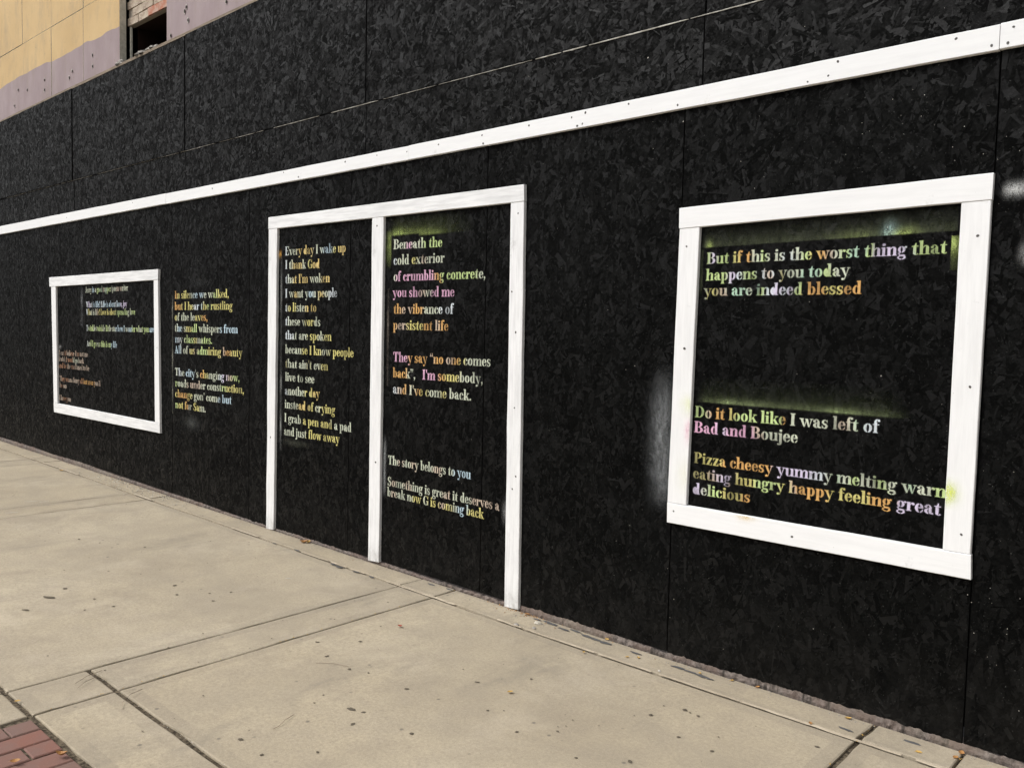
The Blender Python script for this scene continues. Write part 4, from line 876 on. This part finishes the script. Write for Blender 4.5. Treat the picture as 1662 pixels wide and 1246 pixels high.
leaf((-.888, -.131), .024, .3, LY, .05, 'flat pale yellow leaf between the two joints at the lower right')
leaf((-.772, -.030), .030, 1.6, LO, .2, 'orange leaf in the joint at the foot of the rightmost board seam')
leaf((-.778, -.080), .026, 1.3, LO, .15, 'second orange leaf lower in the joint under the rightmost board seam')
leaf((-3.583, -2.252), .022, 1.0, LY, .1, 'yellow leaf in the slab joint above the brick paving')
leaf((-3.031, -2.290), .040, .7, LO, .35, 'curled orange leaf on the edge of the brick paving')
leaf((-3.092, -2.415), .032, 1.1, LO, .2, 'flat amber leaf in the middle of the brick paving')
leaf((-3.196, -.631), .026, .2, LR, .2, 'red leaf on the slab below the middle door post')
leaf((-8.72, -.235), .05, .3, LY, .1, 'faded yellow leaf on the far pavement below the left frame')
leaf((-1.684, -.030), .018, .9, LY, .1, 'smallest yellow leaf by the ledge below the right frame sill')
leaf((-1.826, -.058), .016, 2.6, LY, .1, 'yellow leaf lying on the black spill under the right frame')

for q_ in (fr, f1): q_['group'] = 'window-shaped white timber frames on the black wall'
def stone(loc, s, label, mat=RUB):
    V, F = rock('', None, s, None); o = link('stone', mesh('stone', V, F), None, mat, (loc[0], loc[1], zg(loc[0])+.005)); tag(o, label, 'stone', 'loose stones by the foot of the wall')
m = M('pale_stone'); m.col(m.mix(m.noise(60, 3), (.36, .33, .27), (.55, .51, .43))); PST = m.rough(.9)
stone((-2.748, -.085), .020, 'pale chip of concrete on the border course right of the door frame', PST)
stone((-2.715, -.155), .011, 'dark pebble on the pale line below the concrete chip')
stone((-2.811, -.183), .012, 'small grey pebble on the pale line left of the concrete chip')
stone((-1.969, -.164), .006, 'tiny white pebble on the border course under the right frame', SCUFF)
# grit and leaf crumbs swept against the ledge
def grit(name, n, mat, fn, s0, s1):
    VV = []; FF = []
    for _ in range(n):
        x, y = fn(); s = random.uniform(s0, s1); b = len(VV); a = random.uniform(0, 6)
        q = [(math.cos(a+t)*s*random.uniform(.6, 1.2), math.sin(a+t)*s*random.uniform(.6, 1.2)) for t in (0, 2.1, 4.2)]
        z = zg(x)+.0045
        VV += [(x+p[0], y+p[1], z) for p in q]+[(x, y, z+s*.8)]; FF += [(b, b+1, b+3), (b+1, b+2, b+3), (b+2, b, b+3)]
    tag(link(name, mesh(name, VV, FF), None, mat), kind='stuff')
grit('grit', 1500, RUB, lambda: (random.uniform(-12, 1), -.012-abs(random.gauss(0, .035))), .0012, .0042)
grit('grit', 260, PST, lambda: (random.gauss(-7.5, .5), -.02-abs(random.gauss(0, .09))), .003, .011)
grit('leaf_crumbs', 230, LO, lambda: (random.choice([random.gauss(-7.6, .35), random.uniform(-12, 1), random.gauss(-2.9, .12)]), -.012-abs(random.gauss(0, .03))), .0018, .006)
grit('grit', 500, DIRT, lambda: (random.uniform(-9, .8), random.uniform(-2.2, -.05)), .0008, .0022)
# weed stems and straws in the joints
grit('leaf_crumbs', 90, LY, lambda: (random.choice([-1.083, -.765, -3.432])+random.gauss(0, .004), random.uniform(-2.2, -.02)), .002, .005)
grit('leaf_crumbs', 120, PST, lambda: (random.uniform(-3.7, -1.2), -1.932+random.gauss(0, .004)), .0015, .004)
def twig(pts, label, r_=.0011):
    V = []; F = []
    for i, p in enumerate(pts):
        for k in range(4): a = math.tau*k/4; V.append((p[0]+math.cos(a)*r_, p[1]+math.sin(a)*r_*.7, zg(p[0])+p[2]+math.sin(a)*r_))
    for i in range(len(pts)-1):
        for k in range(4): F.append((i*4+k, i*4+(k+1) % 4, i*4+4+(k+1) % 4, i*4+4+k))
    tag(link('dry_twig', mesh('dry_twig', V, F), None, TWIG), label, 'twig', 'dry twigs on the sidewalk')
twig([(-3.36, -1.86, .006), (-3.33, -1.92, .014), (-3.29, -1.97, .008), (-3.25, -1.99, .005)], 'thin dry twig beside the crossing of the two slab joints')
twig([(-3.66, -1.90, .006), (-3.63, -1.97, .012), (-3.60, -2.03, .006)], 'thin bent twig across the narrow slab left of the joint crossing')
twig([(-3.61, -1.94, .006), (-3.58, -2.0, .010), (-3.55, -2.04, .006)], 'shorter twig next to the bent one on the narrow slab')
twig([(-2.74, -1.55, .006), (-2.72, -1.60, .010), (-2.70, -1.64, .006), (-2.695, -1.67, .005)], 'curved straw lying on the big slab at the bottom of the picture')
twig([(-3.10, -1.20, .006), (-3.04, -1.15, .007), (-2.97, -1.12, .006)], 'pale straw on the big slab right of the narrow slab pair', .0008)
for o in bpy.data.objects:
    if '_c' in o: del o['_c']
